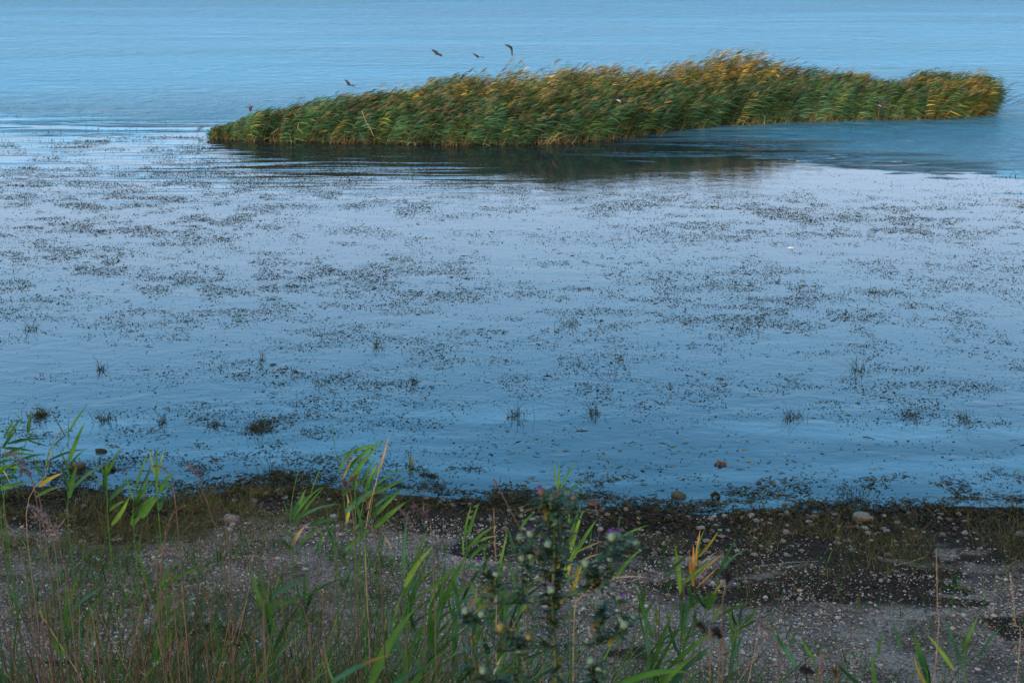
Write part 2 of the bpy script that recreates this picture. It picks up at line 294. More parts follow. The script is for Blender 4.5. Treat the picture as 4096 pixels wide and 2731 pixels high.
# reeds one can tell apart: stragglers at the right tip, three at the left tip
def lone_reed(u, v, hgt, lean, label, grp, leafy=8, dirx=1):
    p = onwater(u, v); o = empty('reed', p); a = Acc()
    Dd = np.array([[lean*.6, .05, .95]]); Cc = np.array([[lean*.8, 0, -.15-abs(lean)*.3]])
    V, F, k = tubes([(0, 0, -.05)], Dd, Cc, [hgt], [.009], [.004], 6, 4); a.add(V, F, np.repeat(pick(TAN, 1), k, 0)); st = a.build('stem', M_DRY, o)
    a = Acc()
    for j in range(leafy):
        s = .35+.65*(j+random.random()*.5)/leafy; c = (Dd[0]*s+Cc[0]*s*s)*hgt; d = np.array([dirx*(.6+.3*random.random()), .3*random.gauss(0, 1), .55+.35*random.random()])
        V, F, k = strips([c], [d/np.linalg.norm(d)], [(.15, 0, -.4)], [(.5, .4, -.6)], [.30+.12*random.random()], [.013], 4); a.add(V, F, np.repeat(pick(OLIVE+GREEN, 1), k, 0))
    a.build('foliage', M_REED, o)['kind'] = 'stuff'
    meta(o, label, 'reed', grp)
G1 = 'straggling reeds at the right tip of the island'
for u, v, hh, ln, lb in [(3905, 452, 1.35, .35, 'tall leafy reed nearest the right end of the reed island'), (3925, 450, 1.2, .42, 'leafy reed just outside the dense right edge of the reed island'),
        (3948, 450, 1.0, .45, 'thin bare-footed reed in the open gap right of the island edge'), (3965, 448, .95, .55, 'slanting reed rising beside the dark stub at the right tip'),
        (3985, 446, .9, .7, 'strongly slanting sparse reed right of the dark stub'), (4012, 447, .8, .95, 'reed arching low over the water beyond the right tip'),
        (4030, 446, .75, 1.25, 'outermost reed bent almost flat to the water right of the island'), (3990, 449, .25, .1, 'short stub of reed poking from the water at the right tip'),
        (4005, 447, .18, .0, 'shortest stub of reed at the right tip of the island')]:
    lone_reed(u, v, hh, ln, lb, G1, 1 if hh < .3 else 8)
for u, v, hh, ln, lb in [(838, 552, .55, .25, 'leftmost short reed at the left tip of the island'), (792, 541, .30, -.1, 'tiny separate reed sprig in the water left of the island'), (870, 556, .7, .4, 'leaning reed over the pale stems at the left tip of the island')]:
    lone_reed(u, v, hh, ln, lb, 'reeds at the left tip of the island', 5)
def old_stalk(pts, d, label, r=.009):
    c = [P(u, v, d) for u, v in pts]; a = Acc()
    for i in range(len(c)-1):
        e = c[i+1]-c[i]; V, F, k = tubes([c[i]], [e.normalized()], [(0, 0, 0)], [e.length], [r], [r], 1, 4); a.add(V, F, np.repeat(np.array([(.42, .28, .14)]), k, 0))
    meta(a.build('dry_reed_stalk', M_DRY, origin=tuple(c[-1])), label, 'reed stalk', 'dead stalks leaning in the reed island')
old_stalk([(1448, 443), (1460, 480), (1483, 520), (1495, 545)], 45.5, 'long broken pale stalk hanging in the left half of the reeds')
old_stalk([(1195, 493), (1190, 510), (1212, 535)], 45.2, 'kinked pale stalk low in the left part of the reeds')
old_stalk([(1118, 512), (1085, 536)], 45.2, 'short pale stalk slanting left near the left tip of the reeds')
old_stalk([(2260, 525), (2180, 566)], 45.0, 'long bleached stalk lying low at the front of the reeds')
old_stalk([(2235, 530), (2210, 566)], 45.0, 'steeper bleached stalk beside the long one at the reed front')
old_stalk([(2275, 540), (2195, 572)], 45.0, 'lowest bleached stalk lying almost on the water at the reed front')

# ------------------------------------------------------------------ floating water weed
def weed_field():
    M = 1500000; y = 17.3+(61-17.3)*rng.random(M); x = (rng.random(M)-.5)*.86*y; u, v = pix(x, y, 0)
    n1 = fbm(x*.45+.1*y, y*1.0, 4); n2 = fbm(x*1.7+.3*y, y*2.3, 4); n3 = fbm(x*.18, y*.35+4, 2)
    def G(uc, vc, su, sv, tilt=0): return np.exp(-.5*(((u-uc)/su)**2+((v-vc+tilt*(u-uc))/sv)**2))
    d = .95*G(300, 860, 900, 190, .04)+.7*G(900, 700, 800, 60, .05)+.5*G(1700, 770, 700, 60, .03)+.55*G(500, 1200, 1200, 130)+.42*G(2200, 1180, 1500, 200)+1.1*G(3500, 900, 650, 75, -.03)+.5*G(2750, 815, 300, 45)
    d += .55*G(3300, 1330, 700, 170)+.45*G(3900, 1600, 420, 130)+.6*G(1700, 1480, 450, 60)+.9*G(1200, 1680, 330, 110, -.05)+.35*G(250, 1700, 260, 60)+.8*G(170, 1830, 260, 70)+.28*G(2200, 1500, 900, 150)+.35*G(1000, 560, 800, 22)+.5*G(520, 575, 350, 20)
    d += .25*G(2500, 620, 500, 30)+.35*G(3300, 740, 420, 16, .03)+.7*G(900, 1900, 500, 70)+.12
    d *= 1-.85*G(3100, 740, 500, 38, .02)-.75*G(2700, 1000, 1500, 35)-.9*G(3000, 1770, 1100, 75)-.8*G(350, 1420, 400, 60)-.7*G(2700, 1440, 500, 60)-.8*G(2000, 900, 400, 25)
    d = d.clip(0, 1.4)*np.where(v < 545, .12, 1)*np.where((u > 2600) & (v < 700), .1, 1)
    p = d*(.10+.95*sm(.36, .66, n1*.5+n2*.5+.12*(n3-.5)))*(.35+.9*sm(.4, .65, n2))
    p *= np.interp(v, [500, 800, 1200, 1600, 2000], [1.0, 1.0, .75, .55, .7])
    keep = (rng.random(M) < p*.72) & (yshore(x) < y-.05)
    xi, yi = x, y
    inisl = (y > np.interp(x, fw[:, 0], fw[:, 1])) & (x > fw[0, 0]) & (x < fw[-1, 0]); keep &= ~inisl
    return x[keep], y[keep]
x, y = weed_field(); q = len(x); print('weeds', q)
def weed_bits(x, y, size, acc, cols, lift=.35, z=0.0):
    q = len(x); az = rng.standard_normal(q)*.9+np.where(rng.random(q) < .5, math.pi, 0)
    d = np.stack([np.cos(az), np.sin(az), lift*np.abs(rng.standard_normal(q))], 1); c = np.stack([-.4*np.sin(az), .4*np.cos(az), -.5*d[:, 2]], 1)*rng.standard_normal((q, 1)); c[:, 2] = -.8*d[:, 2]
    sd = np.stack([-np.sin(az), np.cos(az), .9*rng.standard_normal(q)], 1); sd /= np.linalg.norm(sd, axis=1)[:, None]
    L_ = size*(.4+rng.random(q)**2*1.6); V, F, k = strips(np.stack([x, y, z+.001+.004*rng.random(q)], 1), d, c, sd, L_, .0034+.0045*rng.random(q), 2, lambda s: .6+.8*math.sin(math.pi*s))
    acc.add(V, F, np.repeat(pick(cols, q, .25), k, 0))
WCOL = [(.030, .032, .016), (.045, .042, .018), (.022, .022, .014), (.060, .052, .020), (.028, .036, .018)]
acc = Acc(); weed_bits(x, y, (.0115+.010*rng.random(q))*np.interp(y, [18, 25], [1.7, 1]), acc, WCOL)
sel = (rng.random(q) < .035) & (y < 38); weed_bits(x[sel], y[sel], .085, acc, WCOL, .6)
meta(acc.build('floating_weed', M_WEED), 'dark drifting water weed scattered in bands over the calm lake', 'water weed', kind='stuff')
# pale ribbons of weed near the shore on the right
acc = Acc(); q = 900; uu = rng.uniform(2000, 4200, q); vv = rng.uniform(1760, 2010, q); cl = fbm(uu/120, vv/14, 3); kk = cl > .52; uu, vv = uu[kk], vv[kk]
pp = np.array([onwater(a, b_)[:2] for a, b_ in zip(uu, vv)]); weed_bits(pp[:, 0], pp[:, 1], .07, acc, [(.14, .15, .08), (.10, .12, .06), (.18, .18, .11)], .2)
meta(acc.build('pale_weed', M_WEED), 'pale ribbons of weed drifting in the shallows beside the beach', 'water weed', kind='stuff')
# wrack: heaps of dark weed along the water's edge
acc = Acc(); q = 26000; x = rng.uniform(-9, 9, q); off = rng.standard_normal(q)*.22-.08+.9*(fbm(x*.9+3, x*0+2, 3)-.5); y = yshore(x)+off
pn = fbm(x*2.2, y*3.5, 4); kk = (rng.random(q) < sm(.36, .56, pn)*np.where(off > .1, .75, 1.0)); x, y = x[kk], y[kk]; z = np.maximum(0, gz(x, y)); 
weed_bits(x, y, .085, acc, [(.020, .017, .010), (.034, .026, .013), (.050, .040, .018), (.014, .012, .009), (.045, .048, .020)], .9, z)
q = 9000; x = rng.uniform(-9, 9, q); off = .25+.9*rng.random(q)**1.5; y = yshore(x)+off; kk = rng.random(q) < sm(.46, .62, fbm(x*1.6+9, y*3.2, 4)); x, y = x[kk], y[kk]
weed_bits(x, y, .07, acc, WCOL, .7)
q = 16000; x = rng.uniform(-9, 9, q); off = -(.1+.75*rng.random(q)**1.3); y = yshore(x)+off; kk = rng.random(q) < sm(.38, .55, fbm(x*1.5+4, y*2.2, 4)); x, y = x[kk], y[kk]
weed_bits(x, y, .06, acc, [(.018, .014, .010), (.030, .022, .014), (.040, .032, .018)], .5, gz(x, y))
q = 34000; x = rng.uniform(-7, 7, q); y = rng.uniform(12.2, 18, q); kk = rng.random(q) < humus(x, y)*(yshore(x)-y > .2); x, y = x[kk], y[kk]
weed_bits(x, y, .035, acc, [(.020, .014, .009), (.040, .028, .018), (.070, .050, .032), (.012, .009, .007)], .5, gz(x, y))
meta(acc.build('beach_wrack', M_WEED), 'dark wet weed heaped along the edge of the water', 'wrack', kind='stuff')

# ------------------------------------------------------------------ gravel
ph = (1+5**.5)/2; ico = np.array([(-1, ph, 0), (1, ph, 0), (-1, -ph, 0), (1, -ph, 0), (0, -1, ph), (0, 1, ph), (0, -1, -ph), (0, 1, -ph), (ph, 0, -1), (ph, 0, 1), (-ph, 0, -1), (-ph, 0, 1)])/math.sqrt(1+ph*ph)
icf = np.array([(0, 11, 5), (0, 5, 1), (0, 1, 7), (0, 7, 10), (0, 10, 11), (1, 5, 9), (5, 11, 4), (11, 10, 2), (10, 7, 6), (7, 1, 8), (3, 9, 4), (3, 4, 2), (3, 2, 6), (3, 6, 8), (3, 8, 9), (4, 9, 5), (2, 4, 11), (6, 2, 10), (8, 6, 7), (9, 8, 1)])
def pebbles(x, y, r, col, acc, flat=.6, sink=.25):
    q = len(x); a = rng.random(q)*6.28; Vv = ico[None]*(1+.22*rng.standard_normal((q, 12, 1)))
    sc = np.stack([r*(1+.35*rng.random(q)), r, r*flat*(.8+.4*rng.random(q))], 1)[:, None, :]; Vv = Vv*sc
    ca, sa = np.cos(a)[:, None], np.sin(a)[:, None]; X_ = Vv[..., 0]*ca-Vv[..., 1]*sa; Y_ = Vv[..., 0]*sa+Vv[..., 1]*ca
    Z_ = Vv[..., 2]+gz(x, y)[:, None]+(r*flat*(1-2*sink))[:, None]
    V = np.stack([X_+x[:, None], Y_+y[:, None], Z_], -1); F = (np.arange(q)[:, None, None]*12+icf[None]).reshape(-1, 3); acc.add(V, F, np.repeat(col, 12, 0))
q = 135000; x = rng.uniform(-6.6, 6.6, q); y = rng.uniform(11.0, 18.6, q); d = yshore(x)-y; uu, vv = pix(x, y, gz(x, y))
dens = .25+.75*sm(.38, .6, fbm(x*.9, y*1.5, 4)); dens *= .35+.65*sm(.5, 1.6, d+.8*(fbm(x*.8+5, y*.8, 3)-.5))
dens *= 1-.86*humus(x, y)
dens *= 1-.6*np.exp(-(((uu-3350)/300)**2+((vv-2540)/55)**2))
dens = np.where(d < .0, .03, dens); kk = (rng.random(q) < dens) & (d > -.4); x, y, d = x[kk], y[kk], d[kk]; q = len(x); print('pebbles', q)
r = (.006+.012*rng.random(q)**2)*np.where(rng.random(q) < .04, 2.1, 1); col = pick([(.25, .21, .185), (.19, .155, .135), (.36, .31, .28), (.13, .10, .085), (.25, .18, .14)], q, .2)
wet = sm(.9, .15, d+.4*(fbm(x*2, y*2, 2)-.5)); col = col*(1-.55*wet[:, None])
acc = Acc(); pebbles(x, y, r, col, acc)
q = 420; x = rng.uniform(-6, 6, q); y = yshore(x)-.1-1.5*rng.random(q)**1.6; col = pick([(.30, .26, .21), (.22, .18, .14), (.38, .35, .31)], q)*.5; pebbles(x, y, .02+.03*rng.random(q)**2, col, acc, .55)
q = 7000; x = rng.uniform(-6, 6, q); y = rng.uniform(12, 17.5, q); kk = fbm(x*.8+6, y*1.9+1, 3) > .56; x, y = x[kk], y[kk]; pebbles(x, y, .004+.005*rng.random(len(x)), pick([(.6, .6, .62), (.7, .7, .72), (.5, .48, .48)], len(x)), acc)
meta(acc.build('gravel', M_PEB), 'pale grey gravel and shell grit covering the beach', 'gravel', kind='stuff')

# single stones
def stone(u, v, wpx, hpx, col, label, cat='stone', group=None, name='stone', moss=None, sink=.25):
    p = hit(u, v+hpx*.3); k = p.y/FPX/math.cos(R(22)); W_ = wpx*k; H_ = hpx*k
    import bmesh
    bm = bmesh.new(); bmesh.ops.create_icosphere(bm, subdivisions=3, radius=.5)
    sd = random.random()*50
    for vv in bm.verts:
        c = vv.co; n = fbm(np.array([c.x*2.2+sd]), np.array([c.y*2.2+c.z*1.7+sd]), 3)[0]-.5; n2 = fbm(np.array([c.x*7+sd]), np.array([c.y*7-c.z*6+sd]), 2)[0]-.5
        s = 1+1.15*n+.45*n2; vv.co = Vector((max(-.44, min(.44, c.x*s))*W_*1.1, c.y*s*W_*.75, max(-.3, min(.40, c.z*s))*H_*1.25))
    me = bpy.data.meshes.new(name); bm.to_mesh(me); bm.free()
    V = np.array([tuple(a.co) for a in me.vertices]); C = np.array(col)*.55*(1+.12*rng.standard_normal((len(V), 1)))
    if moss: C = np.where((V[:, 2:3] < H_*.12+.1*H_*rng.standard_normal((len(V), 1))), np.array(moss), C)
    F = np.array([list(f.vertices) for f in me.polygons]); bpy.data.meshes.remove(me)
    o = mesh_obj(name, V, F, M_STONE, None, C); o.location = (p.x, p.y, max(0, g1(p.x, p.y))+H_*(.5-sink)*.9); meta(o, label, cat, group); return o
stone(3450, 2072, 84, 44, (.30, .25, .20), 'large tan boulder on the dark wrack at the water edge, right side of the beach')
stone(3000, 2061, 34, 20, (.42, .40, .37), 'pale rounded stone at the water edge left of the big tan boulder')
stone(3255, 2070, 44, 20, (.17, .16, .10), 'flat mossy stone between the pale stone and the big tan boulder')
stone(2802, 2111, 42, 14, (.42, .40, .38), 'long flat whitish stone above the orange reed leaves')
stone(3138, 2016, 22, 13, (.27, .21, .19), 'small reddish stone lying in the shallows off the beach')
stone(2748, 2027, 20, 10, (.28, .22, .16), 'small tan stone among the weed at the notch of the shoreline')
stone(4068, 2027, 26, 11, (.42, .42, .40), 'white stone at the water edge by the right border')
stone(2715, 1980, 62, 20, (.13, .12, .07), 'flat algae-covered stone awash beside the ring of weed')
stone(3034, 1931, 24, 9, (.14, .14, .15), 'small flat grey stone alone in the shallow water')
stone(930, 2075, 70, 46, (.34, .30, .28), 'large pinkish-grey stone in the low plants on the left shore')
stone(1335, 2070, 34, 26, (.45, .43, .41), 'whitish angular stone behind the middle clump of reeds')
stone(1015, 2003, 30, 18, (.20, .20, .20), 'small grey stone in the plants above the large pinkish one')
stone(306, 1863, 66, 34, (.16, .14, .11), 'larger mossy stone standing in the water at the left', moss=(.030, .032, .012))
stone(440, 1868, 52, 22, (.09, .08, .05), 'low dark stone in the water right of the larger mossy one', moss=(.022, .024, .010))
stone(405, 1802, 46, 14, (.05, .045, .025), 'hump of rotting weed in the water behind the two mossy stones', 'weed clump', name='weed_clump')
stone(2557, 2072, 22, 12, (.42, .33, .28), 'pinkish white stone on the gravel left of the flat whitish one')
stone(2880, 2120, 22, 10, (.36, .34, .31), 'small pale stone right of the flat whitish one')
stone(4080, 2135, 44, 22, (.26, .23, .20), 'half-buried tan stone near the right border of the beach')
stone(3545, 2122, 30, 12, (.27, .27, .25), 'flat grey-green stone below the big tan boulder')
stone(3412, 2515, 16, 22, (.50, .33, .27), 'small upright pink stone on the open gravel, lower right')
# log in the water's edge
o = stone(2375, 2010, 60, 30, (.16, .12, .09), 'stub of driftwood log lying in the water edge right of the thistle top', 'driftwood', name='driftwood_log', sink=.2)
# brown dead leaf standing in the water
p = onwater(2884, 1860); a = Acc(); q = 26
for i in range(9):
    an = i/9*3.14; V, F, k = strips([(-.09+.02*i, .02*math.sin(i*2), 0)], [(.25*math.cos(an*1.3), .1, .9)], [(.5*math.sin(i), .2, -.35)], [(.8, .5*math.cos(i), .2)], [.10*(.7+.5*math.sin(an))], [.022], 4); a.add(V, F, np.repeat(pick([(.11, .065, .04), (.08, .045, .03)], 1), k, 0))
o = a.build('dead_leaf', M_DRY); o.location = p; meta(o, 'curled brown dead leaf afloat alone in the open shallows', 'leaf')
p = onwater(3162, 994); a = Acc(); V, F, k = strips([(-.06, 0, .01)], [(1, .1, .35)], [(0, 0, -.3)], [(0, .7, .7)], [.15], [.022], 5); a.add(V, F, np.repeat(np.array([(.7, .72, .74)]), k, 0)); o = a.build('floating_feather', M_FEATHER); o.location = p; meta(o, 'small white feather floating among the dark weed on the right', 'feather')
# ring of weed
def weed_ring(u, v, rr, label):
    p = hit(u, v); a = Acc(); q = 90; th = rng.random(q)*6.283; V, F, k = strips(np.stack([rr*np.cos(th), .03*rng.standard_normal(q), rr*(1+np.sin(th))+.0], 1), np.stack([-np.sin(th), .4*rng.standard_normal(q), np.cos(th)], 1), .3*rng.standard_normal((q, 3)), np.stack([np.cos(th), .3*rng.standard_normal(q), np.sin(th)], 1), .04*np.ones(q), .011*np.ones(q), 3); a.add(V, F, np.repeat(pick([(.040, .034, .014), (.025, .022, .012)], q), k, 0))
    o = a.build('weed_ring', M_WEED); o.location = p; meta(o, label, 'weed clump')
weed_ring(2862, 1998, .045, 'upright ring of dark weed at the end of a weed strand by the shore')
def weed_heap(u, v, wpx, n, label, hh=.06, stalks=0):
    p = onwater(u, v); k_ = p.y/FPX*wpx; a = Acc(); q = n
    cx_ = rng.standard_normal((5, 2)); ci = rng.integers(0, 5, q); X_ = (cx_[ci, 0]*.24+.14*rng.standard_normal(q))*k_; Y_ = (cx_[ci, 1]*.30+.14*rng.standard_normal(q))*k_; d = rng.standard_normal((q, 3)); d[:, 2] = np.abs(d[:, 2])*hh*14
    V, F, k = strips(np.stack([X_, Y_, 0*X_], 1), d/np.linalg.norm(d, axis=1)[:, None], .4*rng.standard_normal((q, 3))*[1, 1, 0], rng.standard_normal((q, 3))*.6, .02+hh*rng.random(q), .004+.004*rng.random(q), 3); a.add(V, F, np.repeat(pick(WCOL, q), k, 0))
    if stalks:
        q = stalks; V, F, k = tubes(np.stack([rng.standard_normal(q)*k_*.3, .1*rng.standard_normal(q), -.01*np.ones(q)], 1), np.stack([.4*rng.standard_normal(q), .2*rng.standard_normal(q), np.ones(q)], 1), np.stack([.6*rng.standard_normal(q), 0*np.ones(q), -.4*rng.random(q)], 1), .12+.22*rng.random(q), .004*np.ones(q), .002*np.ones(q), 5, 3); a.add(V, F, np.repeat(pick([(.025, .040, .018), (.035, .035, .02)], q), k, 0))
        q = stalks*2; V, F, k = strips(np.stack([rng.standard_normal(q)*k_*.28, .1*rng.standard_normal(q), 0*np.ones(q)], 1), np.stack([.5*rng.standard_normal(q), .2*rng.standard_normal(q), .8*np.ones(q)], 1), .3*rng.standard_normal((q, 3)), np.array([[.8, .4, .2]]).repeat(q, 0), .08+.16*rng.random(q), .006*np.ones(q), 4); a.add(V, F, np.repeat(pick([(.030, .055, .022), (.045, .06, .025)], q), k, 0))
    o = a.build('water_plant', M_WEED); o.location = p; meta(o, label, 'water plant', 'plants standing out of the shallow water')
for u, v, wp, n, lb, hh, st in [(1040, 1715, 150, 420, 'largest dark water plant with fine stems, in the left middle of the shallows', .07, 14), (2055, 1665, 90, 60, 'broad-leaved dark water plant in the middle of the shallows', .05, 9),
        (150, 1670, 110, 200, 'bushy dark water plant at the far left beyond the reeds', .10, 10), (420, 1680, 90, 60, 'sparse row of curved stems right of the far-left bushy plant', .05, 9), (650, 1690, 30, 30, 'thin upright sprig standing alone in the left shallows', .06, 5),
        (860, 1700, 60, 60, 'crooked sprig left of the largest water plant', .06, 5), (1660, 1530, 60, 90, 'low dark tuft of weed above the middle of the shallows', .05, 0), (1290, 1535, 70, 40, 'pair of short curved stems above the largest water plant', .04, 5),
        (405, 1480, 35, 30, 'tall spiky sprig in the open calm patch on the left', .05, 7), (125, 1315, 40, 30, 'small spiky sprig near the left border, far out', .05, 5), (1510, 1390, 35, 20, 'feathery sprig in the centre left, far out', .05, 4),
        (2290, 1300, 110, 50, 'row of tiny stems far out in the middle', .04, 8), (2380, 1655, 70, 30, 'group of hooked stems right of the broad-leaved plant', .04, 7), (3170, 1665, 100, 60, 'feathery stems standing alone in the right shallows', .06, 8),
        (3640, 1665, 60, 60, 'dark leafy plant on the right with a pointed leaf', .05, 7), (3860, 1680, 80, 50, 'spreading crooked stems near the right border', .05, 8), (3440, 1480, 90, 40, 'wispy stems farther out on the right', .05, 7),
        (2480, 1440, 40, 20, 'short crooked sprig right of centre, far out', .04, 4), (3040, 1268, 55, 90, 'dense dark raft of weed far out right of centre', .03, 0), (3500, 1170, 45, 50, 'small dark tuft far out on the right', .04, 3),
        (1080, 1900, 90, 60, 'twiggy plant near the shore left of the middle reeds', .05, 7), (1730, 1905, 70, 160, 'round dark tussock of weed near the shore right of the middle reeds', .05, 2), (3990, 1898, 120, 120, 'dark green raft of weed near the shore by the right border', .03, 0),
        (3430, 1985, 130, 160, 'tangle of dark weed with twigs off the big tan boulder', .06, 5), (2400, 1940, 70, 40, 'small dark spray of weed near the shore right of the thistle', .05, 2), (1050, 1440, 25, 15, 'hair-thin sprig in the left middle distance', .04, 3)]:
    weed_heap(u, v, wp, n, lb, hh, st)
# cut sedge stump in the water: green and yellow
p = onwater(1642, 1862); o = empty('sedge_tuft', p); meta(o, 'short green and straw-yellow sedge stump standing in the water right of the middle reeds', 'sedge')
for i, (dx, hh, ln, c) in enumerate([(-.012, .24, -.05, (.07, .14, .03)), (0, .23, .02, (.09, .15, .035)), (.012, .16, .06, (.40, .30, .10)), (.022, .15, .10, (.42, .33, .14)), (.004, .19, -.02, (.34, .30, .08)), (.03, .12, .14, (.30, .22, .11))]):
    V, F, k = strips([(dx, .01*(i % 3), -.02)], [(ln, 0, 1)], [(0, 0, 0)], [(1, .3, 0)], [hh], [.008], 3, lambda s: 1-.5*s); mesh_obj('blade', V, F, M_LEAF, o, np.repeat(np.array([c]), k, 0))

# ------------------------------------------------------------------ low plants and grass on the beach
def blades(x, y, L0, L1, W0, cols, acc, lean=.25, spread=.45, n=4, z=None):
    q = len(x); az = rng.random(q)*6.283; sp_ = spread*rng.random(q)
    d = np.stack([np.cos(az)*sp_+lean*.6, np.sin(az)*sp_, np.ones(q)], 1); c = np.stack([np.cos(az)*sp_*.8+lean, np.sin(az)*sp_*.8, -.35*rng.random(q)], 1)*.7
    a2 = rng.random(q)*3.14; sd = np.stack([np.cos(a2), np.sin(a2)*.6, .1*rng.standard_normal(q)], 1)
    zz = gz(x, y) if z is None else z; V, F, k = strips(np.stack([x, y, zz-.01], 1), d, c, sd, L0+(L1-L0)*rng.random(q)**1.3, W0*(.6+.8*rng.random(q)), n); acc.add(V, F, np.repeat(pick(cols, q, .22), k, 0))
MAT = [(.12, .105, .035), (.085, .10, .032), (.16, .12, .045), (.06, .09, .028), (.13, .08, .04)]
GR = [(.045, .13, .022), (.07, .18, .028), (.03, .09, .022), (.10, .19, .03), (.045, .12, .04)]
acc = Acc(); q = 110000; x = rng.uniform(-7.2, 7.2, q); y = rng.uniform(12.0, 18.2, q); d = yshore(x)-y; uu, vv = pix(x, y, gz(x, y))
nn = fbm(x*1.6, y*2.2, 4)
p = sm(.40, .56, nn)*(.95*np.exp(-((d-.75)/.75)**2)*sm(1750, 900, uu)+.32*np.exp(-((vv-2200)/110)**2)*sm(2300, 2900, uu)+.18*sm(1800, 1200, uu)+.05)*(d > -.25)
kk = rng.random(q) < p; print('mat', kk.sum()); blades(x[kk], y[kk], .06, .22, .0042, MAT, acc, .05, 1.1, 3); blades(x[kk]+.03, y[kk]+.03, .05, .17, .0026, MAT, acc, 0, 1.4, 3)
meta(acc.build('shore_plants', M_LEAF), 'low tangled brownish-green plants growing along the left shore and on the gravel', 'ground cover', kind='stuff')
acc = Acc(); q = 15000; x = rng.uniform(-6.6, 6.6, q); y = rng.uniform(11.2, 16.6, q); uu, vv = pix(x, y, gz(x, y)); nn = fbm(x*2.1+8, y*2.1, 4)
kk = rng.random(q) < sm(.44, .60, nn)*(.12+.88*sm(2500, 1500, uu))*(.35+.65*sm(2150, 2300, vv)); blades(x[kk], y[kk], .08, .32, .0070, GR, acc, .10, .5)
meta(acc.build('beach_grass', M_LEAF), 'short bright green grass sprouting through the beach gravel', 'grass', kind='stuff')
# dead straw lying on the beach
acc = Acc(); q = 900; x = rng.uniform(-6, 6, q); y = rng.uniform(12, 17.3, q); az = rng.standard_normal(q)*.35; L_ = .05+.25*rng.random(q)**2
V, F, k = tubes(np.stack([x, y, gz(x, y)+.014], 1), np.stack([np.cos(az), np.sin(az), 0*x], 1), np.stack([0*x, .1*rng.standard_normal(q), 0*x], 1), L_, .0022*np.ones(q), .0015*np.ones(q), 2, 3); acc.add(V, F, np.repeat(pick(TAN, q), k, 0))
meta(acc.build('straw_litter', M_DRY), 'bits of dead straw strewn over the beach', 'litter', kind='stuff')
for (pts, r_, lb) in [([(400, 2285), (520, 2265), (640, 2252)], .007, 'long pale reed stalk lying on the gravel at the left'), ([(430, 2345), (560, 2330), (640, 2300), (668, 2265), (655, 2250)], .006, 'bleached stalk curling up like a hook on the left gravel'),
        ([(3020, 2268), (3150, 2252), (3270, 2246)], .005, 'long thin dry stalk lying across the middle of the right beach'), ([(3575, 2265), (3640, 2250), (3700, 2230)], .006, 'dry stalk tilted up to the right on the right beach'), ([(3905, 2410), (3930, 2400), (3960, 2393)], .007, 'short pale stick on the gravel near the right border'),
        ([(3540, 2477), (3620, 2480), (3700, 2474)], .004, 'thin straight stick on the open gravel, lower right'), ([(1690, 2300), (1760, 2312), (1810, 2318)], .006, 'brown stick on the gravel left of the thistle'), ([(1680, 2508), (1760, 2500), (1850, 2480)], .006, 'pale stick on the gravel low left of the thistle')]:
    c = [hit(*q_)+Vector((0, 0, .012)) for q_ in pts]; a = Acc()
    for i in range(len(c)-1):
        e = c[i+1]-c[i]; V, F, k = tubes([c[i]-e.normalized()*.003], [e.normalized()], [(0, 0, 0)], [e.length+.006], [r_], [r_*.9], 1, 5)
        # ring in the plane across the stalk
        a.add(V, F, np.repeat(pick([(.36, .28, .17)], 1, .05), k, 0))
    meta(a.build('dry_stalk', M_DRY, origin=tuple(c[0])), lb, 'stick', 'dead stalks lying on the beach')

# ------------------------------------------------------------------ bank plants in front (rooted on the slope below the frame)
def grassmass(q, ylo, yhi, dens, vt, W0, cols, name, label, tube, col2=None):
    y = rng.uniform(ylo, yhi, q); x = (rng.random(q)-.5)*.80*y; uu, _ = pix(x, y, HC-.53*y); cl = fbm(x*2.6+1, y*2.0, 3)
    kk = rng.random(q) < dens(uu)*(.3+.9*sm(.35, .62, cl)); x, y, uu = x[kk], y[kk], uu[kk]; q = len(x)
    v = vt(uu, q); r = -(v-1365.5)/FPX; dz = (r*math.cos(PITCH)-math.sin(PITCH))/(r*math.sin(PITCH)+math.cos(PITCH)); z0 = gz(x, y); h = (HC+dz*y-z0); a_ = h > .15
    x, y, h, z0 = x[a_], y[a_], h[a_], z0[a_]; q = len(x); ln = .10+.16*rng.standard_normal(q)
    acc = Acc(); B = np.stack([x, y, z0-.02], 1); D = np.stack([ln, .08*rng.standard_normal(q), np.ones(q)], 1); C = np.stack([.16*rng.standard_normal(q), .05*rng.standard_normal(q), 0*x], 1)
    if tube: V, F, k = tubes(B, D, C, h, W0*(1+.3*rng.random(q)), W0*.5*np.ones(q), 5, 3)
    else:
        C = np.stack([.22+.25*rng.standard_normal(q), .1*rng.standard_normal(q), -.1*rng.random(q)], 1); a2 = .9*rng.standard_normal(q); V, F, k = strips(B, D, C, np.stack([np.cos(a2), np.sin(a2), 0*x], 1), h, W0*(.6+.7*rng.random(q)), 6, lambda s: .7 if s < .5 else max(.04, .7*(1-((s-.5)/.5)**2)))
    acc.add(V, F, np.repeat(pick(cols, q, .25), k, 0))
    print(name, q); return acc
acc = grassmass(2600, 5.0, 11.3, lambda u: np.interp(u, [0, 300, 1500, 1900, 2100, 2700, 3200, 4096], [.75, .8, .75, .5, .3, .25, .07, .04]), lambda u, q: np.interp(u, [0, 1600, 2200, 4096], [2300, 2330, 2420, 2560])+430*rng.random(q)**.8, .0038, [(.13, .085, .055), (.20, .135, .08), (.08, .055, .042), (.28, .19, .11), (.07, .085, .03)], 'dry', '', True)
meta(acc.build('dry_grass', M_DRY), 'thin brown dry grass stems standing along the foot of the picture', 'grass', kind='stuff')
